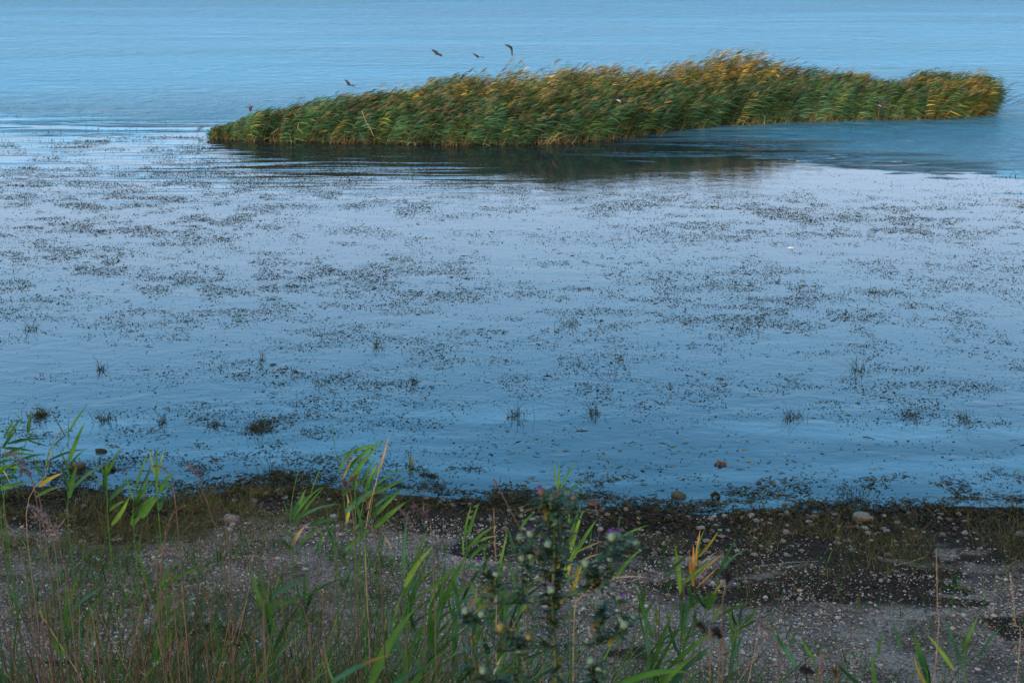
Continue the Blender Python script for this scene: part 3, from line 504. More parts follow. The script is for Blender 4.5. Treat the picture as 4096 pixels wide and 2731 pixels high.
acc = grassmass(3400, 5.0, 11.5, lambda u: np.interp(u, [0, 1700, 2100, 2700, 3100, 4096], [.75, .65, .55, .5, .22, .25]), lambda u, q: np.interp(u, [0, 1500, 4096], [2270, 2330, 2560])+480*rng.random(q)**.75, .0090, GR+[(.10, .12, .03), (.03, .075, .03)], 'green', '', False)
meta(acc.build('green_grass', M_LEAF), 'green grass blades on the bank at the bottom of the picture', 'grass', kind='stuff')
# turf on the bank itself, under the frame
acc = Acc(); q = 14000; y = rng.uniform(1.5, 11.6, q); x = rng.uniform(-6, 6, q); kk = np.abs(x) < .5*y+.8; blades(x[kk], y[kk], .12, .42, .004, GR+MAT, acc, .1, .5); meta(acc.build('bank_turf', M_LEAF), 'green and brown turf covering the slope below the camera', 'grass', kind='stuff')

CK = {'g': (.055, .145, .028), 'd': (.026, .080, .026), 'l': (.12, .22, .035), 'b': (.050, .135, .075), 'y': (.30, .25, .035), 'o': (.50, .23, .06), 't': (.26, .20, .12), 'n': (.13, .08, .05), 'yg': (.15, .19, .04)}
def bez_leaf(A, Bt, w_, bow, col, parent, tipcol=None):
    """one reed leaf with a folded midrib from A to tip Bt"""
    o_ = parent.location; A = A-o_; Bt = Bt-o_; ax = Bt-A; L_ = ax.length; vd = Vector((0, 1, 0)); sd = ax.cross(vd).normalized(); mid = (A+Bt)/2+sd*bow*L_+Vector((0, .08*random.gauss(0, 1)*L_, 0))
    tw = random.uniform(-.6, .6); n = 9; V = []; C = []
    for i in range(n+1):
        s = i/n; c = A*(1-s)**2+mid*2*s*(1-s)+Bt*s*s; tg = ((mid-A)*(1-s)+(Bt-mid)*s).normalized(); side = tg.cross(Vector((math.sin(tw+s*.7)*.8, 1, math.cos(tw)*.2))).normalized(); nr = side.cross(tg)
        wd = w_*.5*min(1, .5+2.6*s)*max(.02, 1-s**2.6); V += [c-side*wd, c+nr*wd*.35, c+side*wd]
        cc = np.array(col)*(.9+.2*random.random()); 
        if tipcol is not None: f = max(0, min(1, (s-.45)/.3)); cc = cc*(1-f)+np.array(tipcol)*f
        C += [cc*.95, cc*1.12, cc*.95]
    F = np.array([q for i in range(n) for q in ([3*i, 3*i+1, 3*i+4, 3*i+3], [3*i+1, 3*i+2, 3*i+5, 3*i+4])])
    return mesh_obj('leaf', [tuple(v) for v in V], F, M_LEAF, parent, C, smooth=True)
def stem_mesh(pts, r0, r1, col, parent, name='stem', mat=None, k=6):
    V = []; n = len(pts); o_ = parent.location
    # smooth polyline
    pp = []
    for i in range(n-1):
        p0 = pts[max(0, i-1)]; p1 = pts[i]; p2 = pts[i+1]; p3 = pts[min(n-1, i+2)]
        for j in range(4):
            s = j/4; pp.append(.5*((2*p1)+(p2-p0)*s+(2*p0-5*p1+4*p2-p3)*s*s+(3*p1-p0-3*p2+p3)*s**3))
    pp.append(pts[-1]); m = len(pp)
    for i, c in enumerate(pp):
        tg = (pp[min(m-1, i+1)]-pp[max(0, i-1)]).normalized(); a = tg.cross(Vector((0, 1, .1))).normalized(); b_ = a.cross(tg); r = r0+(r1-r0)*i/(m-1)
        for j in range(k): an = 6.2832*j/k; V.append(tuple(c+a*math.cos(an)*r+b_*math.sin(an)*r-o_))
    F = np.array([[i*k+j, i*k+(j+1) % k, (i+1)*k+(j+1) % k, (i+1)*k+j] for i in range(m-1) for j in range(k)])
    return mesh_obj(name, V, F, mat or M_DRY, parent, np.array(col)*(1+.1*rng.standard_normal((len(V), 1))), smooth=True)
def ground_below(u, v, d, du=0): # base on the slope under this point, leaning a little
    p = P(u+du, v, d); return Vector((p.x, d, g1(p.x, d)-.03))
def tf(org, sc): return lambda x, y: (org[0]+x/sc, org[1]+y/sc)
c6 = tf((0, 1550), 2.851); c7 = tf((1100, 1700), 3.136); c8 = tf((2300, 1850), 2.4125); c5 = tf((1800, 1850), 1.78); c3 = tf((2600, 1700), 1.5207); c1 = tf((0, 1500), 1.2736)
def reed(tf_, d, stem, leaves, label, col='g', r=.0035, leaf_w=1.0, group='reeds growing on the near bank'):
    st = [P(*tf_(*q_), d) for q_ in stem]; u, v = tf_(*stem[-1]); base = ground_below(u, v, d, random.uniform(-15, 15)); o = empty('reed', base)
    mid = (st[-1]*.6+base*.4); stem_mesh([base, mid]+st[::-1], r, r*.5, CK[col] if col in CK else col, o)
    for lf in leaves:
        xb, yb, xt, yt, ck, w_ = lf[:6]; bow = lf[6] if len(lf) > 6 else random.uniform(.02, .10); tip = CK[lf[7]] if len(lf) > 7 else None
        A = P(*tf_(xb, yb), d+random.uniform(-.03, .03)); Bt = P(*tf_(xt, yt), d+random.uniform(-.14, .14)); sc = tf_(1, 0)[0]-tf_(0, 0)[0]
        bez_leaf(A, Bt, w_*sc*d/FPX*1.5*leaf_w, bow, CK[ck], o, tip)
        # sheath: petiole back to the stem when it starts off it
        ns = min(st, key=lambda q_: (q_-A).length)
    return meta(o, label, 'reed', group)
reed(c6, 7.6, [(775, 450), (778, 800), (785, 1200), (780, 1568)], [(790, 500, 1010, 180, 'g', 26), (790, 840, 975, 390, 'g', 48, .06), (610, 665, 800, 515, 'b', 24), (790, 1000, 640, 640, 'g', 20, -.04), (785, 1260, 885, 860, 'g', 62, .05), (830, 1150, 1220, 870, 'b', 36, .12), (750, 560, 540, 190, 'g', 22, -.03), (560, 830, 990, 700, 'd', 26, .1),
     (785, 1180, 715, 790, 'd', 22), (800, 910, 985, 700, 'd', 26), (790, 560, 810, 120, 'g', 14)], 'tall upright reed in the left water view with its leaves spread in a fan', leaf_w=.8)
reed(c6, 7.9, [(720, 420), (640, 560), (560, 830), (520, 1000), (300, 1440)], [(520, 910, 640, 560, 'g', 18), (440, 1130, 720, 970, 'y', 34, .08), (415, 1240, 760, 1120, 'l', 34, .12, 't'), (560, 870, 730, 870, 'd', 22), (470, 1090, 500, 980, 'g', 30), (465, 1000, 380, 780, 'g', 20)], 'reed with yellow and pink-tipped lower leaves, leaning left of the upright fan reed', 't')
reed(c6, 7.2, [(160, 430), (80, 620), (0, 860)], [(80, 590, 268, 335, 'd', 26), (130, 460, 250, 530, 'g', 16, .5), (90, 640, 560, 585, 'd', 30, .12), (50, 690, 400, 730, 'd', 32, .05), (20, 760, 430, 770, 'g', 26, .06), (60, 560, 180, 350, 'g', 22), (30, 690, 200, 470, 'd', 26), (10, 800, 300, 660, 'd', 24)], 'dark wind-blown reed at the far left border, topmost of its clump')
reed(c6, 6.8, [(60, 700), (20, 900), (-20, 1200)], [(250, 810, 520, 750, 'g', 26, .05), (0, 910, 310, 930, 'g', 34, .08), (0, 860, 200, 830, 'd', 26, .1), (0, 1150, 340, 1065, 'g', 40, .06), (10, 920, 110, 1100, 'y', 22), (0, 1040, 240, 1030, 'd', 40, .1), (60, 800, 250, 700, 'b', 28), (-20, 1000, 190, 850, 'g', 30)], 'lower reed at the left border with broad leaves blown level to the right')
reed(c6, 7.4, [(350, 270), (320, 510), (250, 760), (150, 1000), (40, 1400)], [(320, 515, 358, 265, 'd', 34, .02), (340, 480, 520, 445, 'g', 16), (320, 530, 400, 530, 'd', 14), (330, 555, 500, 550, 'd', 14), (320, 600, 560, 670, 'd', 20), (120, 1010, 230, 880, 'g', 26)], 'thin reed with a single upright dark leaf behind the left border clump')
reed(c6, 6.9, [(1210, 1170), (1230, 1330), (1235, 1568)], [(1205, 1175, 1235, 815, 'g', 42, .03), (1215, 1000, 1385, 680, 'g', 28, .05), (1190, 1010, 1160, 890, 'd', 24), (1250, 1280, 1525, 1035, 'd', 40, .08), (1190, 1120, 940, 960, 'l', 22, -.06), (1230, 1330, 1290, 1350, 'b', 26)], 'small reed with one broad upright leaf, third from the left over the water')
reed(c6, 6.9, [(1590, 1050), (1540, 1180), (1520, 1400), (1520, 1568)], [(1540, 1180, 1695, 730, 'g', 28, .04), (1545, 1290, 1720, 870, 'b', 42, -.08), (1540, 1340, 1745, 1050, 'g', 34, .04), (1515, 1270, 1430, 960, 'g', 22), (1270, 1568, 1480, 1230, 'l', 40, -.06), (1500, 1568, 1790, 1200, 'g', 70, .10), (1540, 1520, 1640, 1310, 'd', 44), (1250, 1400, 1440, 1290, 'g', 26, .1)], 'leafy reed with slender leaves above two broad lower ones, left of the three-pronged reed')
reed(c6, 6.6, [(1785, 900), (1795, 1200), (1820, 1568)], [(1785, 1175, 1785, 670, 'g', 34, .01), (1770, 1000, 1705, 690, 'l', 20, .03), (1800, 1000, 1872, 715, 'l', 20, .03), (1810, 1210, 1985, 925, 'g', 38, .03), (1830, 1190, 1985, 1110, 'g', 24, .1), (1810, 1400, 1900, 1180, 'd', 44, .1), (1600, 1480, 1810, 1240, 'g', 80, .1), (1810, 1370, 1860, 1250, 'n', 26)], 'reed whose top leaves stand like a three-pronged fork, left of centre')
# middle clump
reed(c7, 6.2, [(1000, 760), (1010, 1100), (1000, 1568)], [(820, 400, 1390, 230, 'g', 38, .08), (815, 555, 1010, 300, 'b', 44, .08), (850, 680, 1010, 370, 't', 22, .06), (850, 612, 1340, 180, 'g', 42, .03), (930, 690, 1300, 260, 'g', 46, .06), (860, 870, 1150, 640, 'd', 50, .1), (890, 1085, 1240, 800, 'b', 62, .06), (1010, 830, 1100, 520, 'g', 26), (920, 1000, 1150, 860, 'g', 46, .08), (960, 760, 1040, 600, 'd', 30)], 'tallest broad-leaved reed of the middle clump, blown to the right over the water')
reed(c7, 6.5, [(1290, 480), (1200, 720), (1100, 1000), (1060, 1568)], [(1080, 750, 1270, 400, 'g', 30), (1130, 790, 1290, 450, 'l', 28), (1160, 700, 1300, 590, 'yg', 32, .12), (1120, 830, 1370, 460, 'g', 30, .05), (1220, 870, 1695, 635, 'g', 34, .05), (1200, 800, 1570, 590, 'b', 30, .07), (1340, 590, 1995, 560, 'g', 12, .03), (1060, 950, 1240, 700, 'd', 34), (1100, 960, 1420, 700, 'g', 34, .06)], 'reed in the middle clump with long narrow leaves streaming right')
reed(c7, 6.0, [(1230, 900), (1180, 1200), (1120, 1568)], [(1260, 1005, 1610, 770, 'b', 40, .06), (1230, 1160, 1600, 790, 'g', 42, .02), (1255, 1285, 1655, 955, 'g', 56, .06), (1220, 1150, 1300, 1000, 'd', 40), (920, 1370, 1070, 1230, 'l', 36), (1150, 1060, 1270, 810, 'n', 20), (1070, 1180, 1080, 1440, 'd', 48), (1010, 980, 1075, 1280, 'd', 44), (880, 1568, 1200, 1300, 'g', 36, .06)], 'lowest reed of the middle clump with broad leaves reaching over the pebbly shore')
reed(c7, 6.3, [(722, 0), (745, 250), (790, 480), (850, 780), (880, 1050), (890, 1230), (920, 1568)], [(890, 1230, 855, 745, 'y', 36, -.22, 'n'), (730, 60, 715, -60, 'g', 8)], 'single bare stem rising highest above the middle clump, with a folded brown leaf', 'b', .003)
reed(c7, 6.1, [(1310, 500), (1270, 720), (1190, 1000), (1130, 1400), (1130, 1568)], [(1300, 600, 1435, 125, 't', 26, .01), (1245, 1390, 1085, 1180, 't', 26, -.12), (1455, 1540, 1255, 1245, 't', 30, -.08)], 'dry tan stem with a long straw-coloured top leaf in the middle clump', 't')
reed(c7, 6.6, [(290, 580), (240, 800), (205, 1050), (210, 1568)], [(215, 1120, 350, 870, 'b', 34), (220, 1170, 600, 770, 'g', 34, .06), (235, 1260, 440, 1020, 'd', 36), (350, 1090, 630, 760, 'g', 18), (200, 1195, 115, 940, 'd', 26), (200, 1410, 40, 1210, 'g', 26), (330, 1150, 830, 990, 'b', 30, .16), (450, 1260, 800, 1170, 'd', 46, .1), (450, 850, 610, 450, 'g', 10), (300, 1500, 600, 1280, 'g', 30), (215, 1500, 390, 1240, 't', 40, .05), (300, 1270, 500, 1260, 't', 18, .25), (210, 1568, 80, 1430, 'g', 40), (300, 1000, 385, 800, 'g', 30)], 'bushy reed just left of the middle clump with long leaves arching right over the stones')
reed(c7, 6.6, [(640, 1200), (700, 1350), (760, 1568)], [(700, 1380, 660, 1140, 'b', 26), (760, 1568, 690, 1300, 'd', 40), (640, 1420, 780, 1230, 'g', 36), (560, 1568, 600, 1290, 'g', 24)], 'short reed with crossing leaves between the bushy reed and the middle clump')
# thistle side
reed(c5, 5.6, [(770, 180), (790, 500), (850, 900), (860, 1300), (860, 1568)], [(765, 190, 738, -5, 'l', 12, .02), (772, 185, 780, -40, 'g', 12, .0), (785, 185, 900, -10, 'g', 12, .03), (840, 200, 1000, 130, 'g', 12, .12), (880, 240, 965, 185, 'd', 12), (850, 560, 855, 300, 'g', 16), (830, 590, 940, 290, 'g', 22, .04), (855, 640, 950, 330, 'l', 24, .03), (840, 790, 895, 590, 'y', 20), (860, 700, 1050, 395, 'g', 24, .05), (805, 570, 790, 430, 'd', 16), (870, 650, 1090, 555, 'yg', 16, .06, 't'), (930, 705, 1090, 645, 't', 14, .08), (860, 820, 1010, 640, 'yg', 24), (850, 860, 800, 560, 'l', 22), (870, 950, 940, 730, 'y', 24)], 'yellow-green reed standing directly behind the thistle, its thin tip over the water')
reed(c5, 5.2, [(1080, 800), (980, 890), (900, 980), (880, 1300)], [(900, 985, 1140, 780, 't', 16, .04), (1120, 830, 1420, 820, 't', 10, .08), (1180, 820, 1370, 610, 'g', 20, .04), (1200, 540, 1420, 440, 'g', 12, .05), (1200, 470, 1215, 380, 'g', 10)], 'reed right of the thistle with a long slanting straw leaf', 't')
reed(c5, 6.0, [(120, 420), (110, 700), (60, 1000), (50, 1400)], [(130, 520, 212, 275, 'g', 20, .04), (102, 540, 152, 300, 'l', 14), (120, 620, 340, 440, 'g', 20, .12), (150, 590, 355, 520, 'l', 16, .12), (130, 700, 330, 560, 'g', 18, .1), (100, 660, 100, 520, 'l', 14), (110, 760, 250, 690, 'b', 16, .1), (70, 1000, 240, 900, 'g', 18), (60, 960, 0, 780, 'g', 16)], 'reed left of the thistle with a spray of fine leaves curving right')
reed(c5, 5.8, [(480, 720), (490, 900), (480, 1300)], [(470, 675, 412, 450, 'd', 18, .03), (500, 470, 610, 350, 'g', 14), (560, 600, 660, 520, 'd', 16), (480, 900, 430, 700, 'g', 16), (500, 960, 640, 830, 'g', 22, .1), (490, 1080, 610, 950, 'l', 24)], 'thin reed partly hidden behind the left heads of the thistle')
reed(c5, 5.6, [(215, 1060), (190, 1300), (190, 1568)], [(215, 1060, 140, 830, 'g', 34, -.06), (190, 1090, 300, 960, 'b', 20), (130, 1030, 190, 900, 't', 24, -.1), (230, 1140, 350, 1040, 'd', 24), (280, 1360, 240, 1240, 'd', 34), (340, 1500, 420, 1300, 'g', 22)], 'reed low left of the thistle with one broad downward blade')
reed(c8, 7.0, [(1020, 1270), (1025, 1400), (1030, 1568)], [(1020, 1280, 958, 770, 'l', 38, -.04), (1030, 1180, 1335, 935, 'l', 28, .08), (860, 1065, 1110, 860, 'd', 22, -.06), (850, 1110, 1080, 1035, 'b', 18, .1), (840, 1235, 1000, 1110, 'd', 24, .06), (1030, 1330, 1080, 1130, 'n', 24)], 'bright green leaf-blade reed left of the orange leaves, right of the thistle')
reed(c8, 7.1, [(1200, 800), (1160, 1100), (1150, 1300), (1150, 1568)], [(1138, 1190, 1140, 780, 'o', 30, -.02), (1130, 1110, 1108, 860, 'o', 20), (1165, 990, 1210, 630, 'o', 22, .02), (1190, 910, 1385, 660, 'y', 26, -.04), (1170, 1105, 1435, 870, 'o', 16, .03), (1170, 1210, 1385, 1000, 'o', 12), (1180, 890, 1255, 640, 'l', 18), (1180, 1000, 1390, 840, 't', 12), (1140, 1400, 1110, 1150, 'g', 34)], 'reed with bright orange and yellow upright leaves on the right beach')
reed(c8, 6.8, [(1400, 1060), (1360, 1200), (1290, 1400), (1230, 1568)], [(1390, 1080, 1560, 715, 'd', 26, .03), (1405, 1050, 1660, 830, 'b', 22, .08), (1270, 1420, 1385, 1230, 'g', 66, .06), (1260, 1400, 1155, 1215, 'd', 28), (1240, 1380, 1190, 1190, 'b', 18), (1380, 1290, 1500, 1300, 'b', 16, .1), (1390, 1485, 1725, 1335, 'g', 32, .08), (1330, 1270, 1440, 1120, 'y', 18), (1180, 1568, 1160, 1420, 'g', 30), (1330, 1540, 1430, 1350, 'yg', 24)], 'dark green reed right of the orange-leaved one')
reed(c8, 7.3, [(835, 1040), (830, 1240), (815, 1400)], [(832, 1045, 882, 715, 'd', 16, .01), (630, 1450, 700, 1180, 'g', 40), (640, 1520, 770, 1330, 'g', 24), (800, 1568, 790, 1370, 'l', 26)], 'single slender dark reed between the thistle and the orange-leaved reed', 'n')
reed(c8, 6.6, [(1620, 1400), (1590, 1568)], [(1590, 1560, 1650, 1330, 'b', 26), (1560, 1568, 1520, 1400, 'd', 20), (1640, 1550, 1760, 1420, 'g', 22)], 'short blue-green reed low on the right, behind the black seed heads')
reed(c3, 4.4, [(1610, 1290), (1640, 1450), (1690, 1568)], [(1700, 1580, 1595, 1260, 'd', 44, -.04, 'g'), (1690, 1590, 1610, 1400, 'y', 22), (1380, 1600, 1353, 1365, 'g', 26), (1530, 1360, 1478, 1175, 'd', 26), (1850, 1490, 1680, 1265, 'l', 26, -.04), (1390, 1400, 1425, 1245, 'g', 18), (1600, 1420, 1700, 1340, 'd', 14)], 'reed at the bottom right with a broad leaf edged in yellow', leaf_w=.75)
reed(c3, 4.6, [(1880, 1250), (1910, 1420), (1920, 1568)], [(1900, 1480, 1790, 1180, 'b', 22, -.04), (1900, 1390, 2000, 1160, 'g', 20), (2010, 1400, 2145, 1225, 'b', 20), (1910, 1440, 1960, 1290, 'g', 16), (1980, 1450, 2110, 1260, 'g', 12)], 'rightmost pale green reed near the bottom right corner')
reed(c3, 4.8, [(980, 1370), (1000, 1440), (1010, 1568)], [(1000, 1425, 918, 1285, 'g', 18), (890, 1470, 715, 1225, 'b', 34, -.05), (820, 1360, 770, 1230, 'g', 14), (980, 1410, 1010, 1290, 'b', 14), (1280, 1580, 1130, 1440, 'd', 26), (850, 1350, 890, 1260, 'g', 14)], 'reed with a broad bluish leaf pointing up left, bottom right', leaf_w=.8)
reed(c3, 6.5, [(1870, 920), (1855, 960), (1850, 1000)], [(1855, 975, 1875, 895, 'd', 22), (1850, 985, 1750, 985, 'd', 16), (1860, 985, 1950, 1000, 'g', 14)], 'small dark green sprout alone on the right beach', 'g', .002)
# short leafy shoots standing in the bank grass, lower left
ORD2 = 'first second third fourth fifth sixth seventh eighth ninth tenth eleventh twelfth thirteenth fourteenth fifteenth sixteenth seventeenth eighteenth nineteenth twentieth twenty-first twenty-second twenty-third last'.split()
sh_u = sorted(random.uniform(-20, 2080) if i < 19 else random.uniform(2500, 3000) for i in range(24))
for i, u in enumerate(sh_u):
    d = random.uniform(5.6, 9.0); vt = random.uniform(2140, 2460) if u < 2100 else random.uniform(2330, 2520); sc_ = 7.0/d; hgt = random.uniform(260, 420)*sc_; ls = random.uniform(-.05, .16); lv = []
    for j in range(random.randint(5, 8)):
        t0 = .15+.8*j/7; b_v = vt+hgt*(.25+t0); b_u = u+ls*hgt*(1-t0); L_ = random.uniform(150, 270)*sc_; an = random.uniform(-.5, 1.05)+.15
        lv.append((b_u, b_v, b_u+L_*math.sin(an), b_v-L_*abs(math.cos(an))*.95, random.choice('gggdlb'), random.uniform(8, 15)*sc_, random.uniform(-.02, .14)))
    reed(lambda a, b__: (a, b__), d, [(u+ls*hgt, vt+hgt*.2), (u+ls*hgt*.5, vt+hgt*.7), (u, vt+hgt*1.2)], lv, ORD2[i]+' from the left of the short leafy reed shoots in the grass below', 'g', .0025, 1.0, 'short reed shoots in the lower grass')
# near blurred leaves at the bottom edge
def near_leaf(pts, d, w_px, ck, label, tip=None, bow=.1):
    A, Bt = P(*pts[0], d), P(*pts[1], d+.1); base = ground_below(pts[0][0], pts[0][1], d); o = empty('reed', base); stem_mesh([base, base*.5+A*.5, A], .003, .0018, CK['g'], o); bez_leaf(A, Bt, w_px*d/FPX, bow, CK[ck], o, CK[tip] if tip else None); meta(o, label, 'reed', 'reeds close to the camera along the bottom edge')
near_leaf([(1330, 2725), (1575, 2615)], 2.3, 44, 'b', 'blurred near leaf at the bottom turning orange at its tip, left of the thistle', 'o')
near_leaf([(1560, 2745), (1760, 2640)], 2.3, 26, 'b', 'blurred near green leaf arching right beneath the orange-tipped one')
near_leaf([(2440, 2760), (2760, 2690)], 2.2, 60, 'g', 'broad blurred dark green leaf arching at the bottom right of the thistle', None, .12)
near_leaf([(1340, 2731), (1300, 2580)], 2.6, 26, 'g', 'short blurred green leaf rising from the bottom edge, left of the orange-tipped leaf')
near_leaf([(1480, 2740), (1660, 2430)], 5.0, 50, 'g', 'tall broad green blade leaning right above the blurred near leaves')
near_leaf([(1960, 2760), (2010, 2620)], 3.6, 24, 't', 'rust-coloured blade at the bottom under the left side of the thistle')

# plumed dry stalks (panicles)
def plume(pts, d, stempts, label, w_=16, col=(.15, .11, .11), n=130, cat='seed head'):
    c = [P(u, v, d) for u, v in pts]; st = [P(u, v, d) for u, v in stempts]; base = ground_below(stempts[-1][0], stempts[-1][1], d, 10); o = empty('plumed_reed', base)
    stem_mesh([base]+st[::-1]+[c[0]], .0032*min(1, d/5), .0018*min(1, d/5), (.075, .06, .048), o); t_ = rng.random(n)*(len(c)-1); i = np.minimum(t_.astype(int), len(c)-2); f = (t_-i)[:, None]
    CA = np.array([tuple(p_) for p_ in c]); B = CA[i]*(1-f)+CA[i+1]*f; T = CA[i+1]-CA[i]; T /= np.linalg.norm(T, axis=1)[:, None]; s = (t_/(len(c)-1)); ww = w_*d/FPX*(.35+np.sin(np.pi*s.clip(0, 1)**.8))
    V, F, k = strips(B-np.array(base)[None], T*.8+.55*rng.standard_normal((n, 3)), np.array([[0, 0, -.25]]).repeat(n, 0), rng.standard_normal((n, 3))*.6, ww*1.5, .0016*np.ones(n), 2); mesh_obj('seed_plume', V, F, M_FLUFF, o, np.repeat(pick([np.array(col)*.8, np.array(col)*.7, np.array(col)*1.3], n), k, 0))
    meta(o, label, 'reed', 'dead plumed reeds on the near bank')
plume([(105, 1865), (80, 1835), (45, 1815), (25, 1812)], 4.6, [(130, 1930), (160, 2100), (190, 2500)], 'grey plume drooping left over the left border reeds', 14)
plume([(130, 1920), (110, 1885), (90, 1875), (80, 1905)], 4.4, [(140, 1960), (190, 2200)], 'dark hooked plume just below the topmost grey plume at the left', 10, (.09, .06, .06))
plume([(235, 2170), (215, 2110), (170, 2050), (105, 2010)], 3.6, [(250, 2240), (290, 2500)], 'large grey plume arching left over the left beach', 20)
plume([(205, 2130), (190, 2085), (150, 2065), (125, 2068)], 3.8, [(225, 2230), (250, 2500)], 'smaller plume under the large grey one at the left', 12)
plume([(805, 1960), (800, 1910), (770, 1870), (745, 1858)], 5.0, [(820, 1985), (850, 2080), (900, 2300)], 'purple-brown plume at the water edge, upper end of a long slanting stem', 12, (.12, .075, .08))
plume([(680, 1905), (660, 1875), (625, 1860), (610, 1862)], 5.0, [(690, 1930), (720, 2200)], 'small grey wisp of plume before the three-pronged reed', 8)
plume([(890, 2075), (885, 2050), (875, 2035)], 4.8, [(905, 2100), (930, 2400)], 'small dark plume left of the large pinkish-grey stone', 9, (.06, .04, .05))
plume([(660, 2165), (665, 2110), (690, 2050), (740, 2020)], 4.4, [(655, 2200), (650, 2500)], 'thin brown plume leaning right over the left beach', 8, (.16, .10, .06))
plume([(625, 2230), (650, 2200), (690, 2185), (725, 2215)], 4.0, [(630, 2260), (640, 2500)], 'grey plume spread wide above the hooked stalk', 16)
plume([(1400, 1960), (1385, 1930), (1375, 1925), (1380, 1950)], 5.0, [(1405, 1990), (1420, 2140), (1440, 2500)], 'dark plume hooked over at the left of the middle clump', 10, (.08, .05, .06))
plume([(1435, 1925), (1420, 1905), (1405, 1915), (1400, 1950)], 5.0, [(1478, 2045), (1500, 2160), (1530, 2400)], 'dark bushy plume on the tallest brown stem of the middle clump', 12, (.10, .065, .07))
plume([(1668, 2170), (1650, 2100), (1620, 2055), (1580, 2025)], 4.4, [(1690, 2300), (1700, 2500)], 'long brown plume arching left, right of the middle clump', 12, (.12, .085, .085))
plume([(1720, 2085), (1700, 2050), (1670, 2030), (1650, 2025)], 4.0, [(1725, 2120), (1740, 2450)], 'faint blurred plume above the long brown one', 16, (.08, .055, .06))
plume([(1992, 1945), (1982, 1930), (1972, 1915)], 5.0, [(2040, 2040), (2100, 2180), (2110, 2500)], 'narrow plume on a long slanting stem left of the thistle top', 7, (.15, .11, .10), 60)
plume([(2390, 2180), (2398, 2080), (2380, 2020), (2360, 2010)], 3.6, [(2385, 2250), (2385, 2500)], 'narrow grey plume right of the thistle top', 6, (.14, .11, .12), 90)
plume([(1075, 2340), (1080, 2270), (1090, 2215)], 3.4, [(1072, 2400), (1060, 2600)], 'upright blurred grey plume in the lower left', 10, (.13, .10, .11))
plume([(1235, 2480), (1225, 2420), (1205, 2395), (1185, 2395)], 3.4, [(1240, 2520), (1250, 2700)], 'black-brown hooked plume low left of centre', 7, (.06, .05, .06))
plume([(75, 2190), (50, 2130), (20, 2080), (0, 2050)], 3.4, [(90, 2240), (130, 2500)], 'brown plume slanting in from the left border', 9, (.13, .10, .09))
plume([(2905, 2340), (2915, 2310), (2905, 2280)], 2.8, [(2900, 2380), (2880, 2600)], 'black blurred seed head, topmost of the dark ones right of the thistle', 16, (.018, .018, .028), 240)
plume([(2880, 2555), (2875, 2535), (2860, 2515)], 2.8, [(2885, 2600), (2890, 2700)], 'black blurred seed head, right one of the lower pair', 15, (.018, .018, .028), 240)
plume([(2820, 2530), (2812, 2505), (2800, 2495)], 2.8, [(2830, 2570), (2840, 2700)], 'black blurred seed head, left one of the lower pair', 13, (.020, .018, .026), 200)
plume([(3260, 2690), (3235, 2680), (3205, 2670)], 2.7, [(3270, 2720), (3280, 2760)], 'black blurred seed head at the bottom edge, right side', 16, (.018, .018, .028), 260)
plume([(3345, 2710), (3345, 2690), (3340, 2680)], 3.6, [(3345, 2730), (3345, 2760)], 'small brown seed head beside the black one at the bottom edge', 10, (.05, .03, .02))
plume([(3085, 2540), (3050, 2500), (3015, 2465)], 3.0, [(3100, 2600), (3110, 2740)], 'faint grey plume behind the lower black seed heads', 12, (.12, .10, .11))
for i, (a1, a2, lb) in enumerate([((3745, 2200), (3742, 2660), 'thin blurred tan stem standing in front of the right beach'), ((4040, 2290), (4070, 2690), 'thin blurred tan stem near the right border'), ((1975, 2030), (1985, 2700), 'straight pale stem rising left of the thistle top')]):
    d = 3.4; base = ground_below(*a2, d); o = empty('dry_stalk', base); stem_mesh([base, P(*a2, d), P((a1[0]+a2[0])/2+6, (a1[1]+a2[1])/2, d), P(*a1, d)], .0016, .0008, (.17, .13, .10), o)
    a = Acc(); q = 26; s = rng.random(q)**.7; A_ = np.array(P(*a2, d)-base); B_ = np.array(P(*a1, d)-base); V, F, k = strips(A_[None]*(1-s[:, None])+B_[None]*s[:, None], rng.standard_normal((q, 3))*.4+[0, 0, .6], np.zeros((q, 3)), rng.standard_normal((q, 3))*.5, .012*np.ones(q), .0013*np.ones(q), 2); mesh_obj('seeds', V, F, M_DRY, o, np.repeat(pick([(.28, .2, .15)], q), k, 0)); meta(o, lb, 'dry stalk')
# round seed heads on branching dry stems, lower left
def burhead_mesh():
    a = Acc(); q = 70; d = rng.standard_normal((q, 3)); d /= np.linalg.norm(d, axis=1)[:, None]; V, F, k = strips(d*.35, d, d*0, np.cross(d, rng.standard_normal((q, 3)))*.9, .75*np.ones(q), .12*np.ones(q), 1); V2 = ico*.7; F2 = np.concatenate([icf, icf[:, 2:3]], 1)
    a.add(V, F, np.repeat(pick([(.10, .07, .03), (.14, .10, .04), (.07, .05, .03)], q), k, 0)); return a
bm0 = burhead_mesh().build('seed_head', M_BUR); bm_mesh = bm0.data; bpy.data.objects.remove(bm0)
heads = [(172, 2340), (195, 2388), (288, 2343), (527, 2395), (688, 2303), (660, 2366), (710, 2385), (830, 2384), (1128, 2378), (1050, 2495), (738, 2565), (825, 2565), (865, 2580), (715, 2595), (38, 2525), (1230, 2570), (440, 2605), (1015, 2540), (700, 2660), (1500, 2660), (930, 2470), (350, 2480)]
ORD = 'first second third fourth fifth sixth seventh eighth ninth tenth eleventh twelfth thirteenth fourteenth fifteenth sixteenth seventeenth eighteenth nineteenth twentieth twenty-first last'.split()
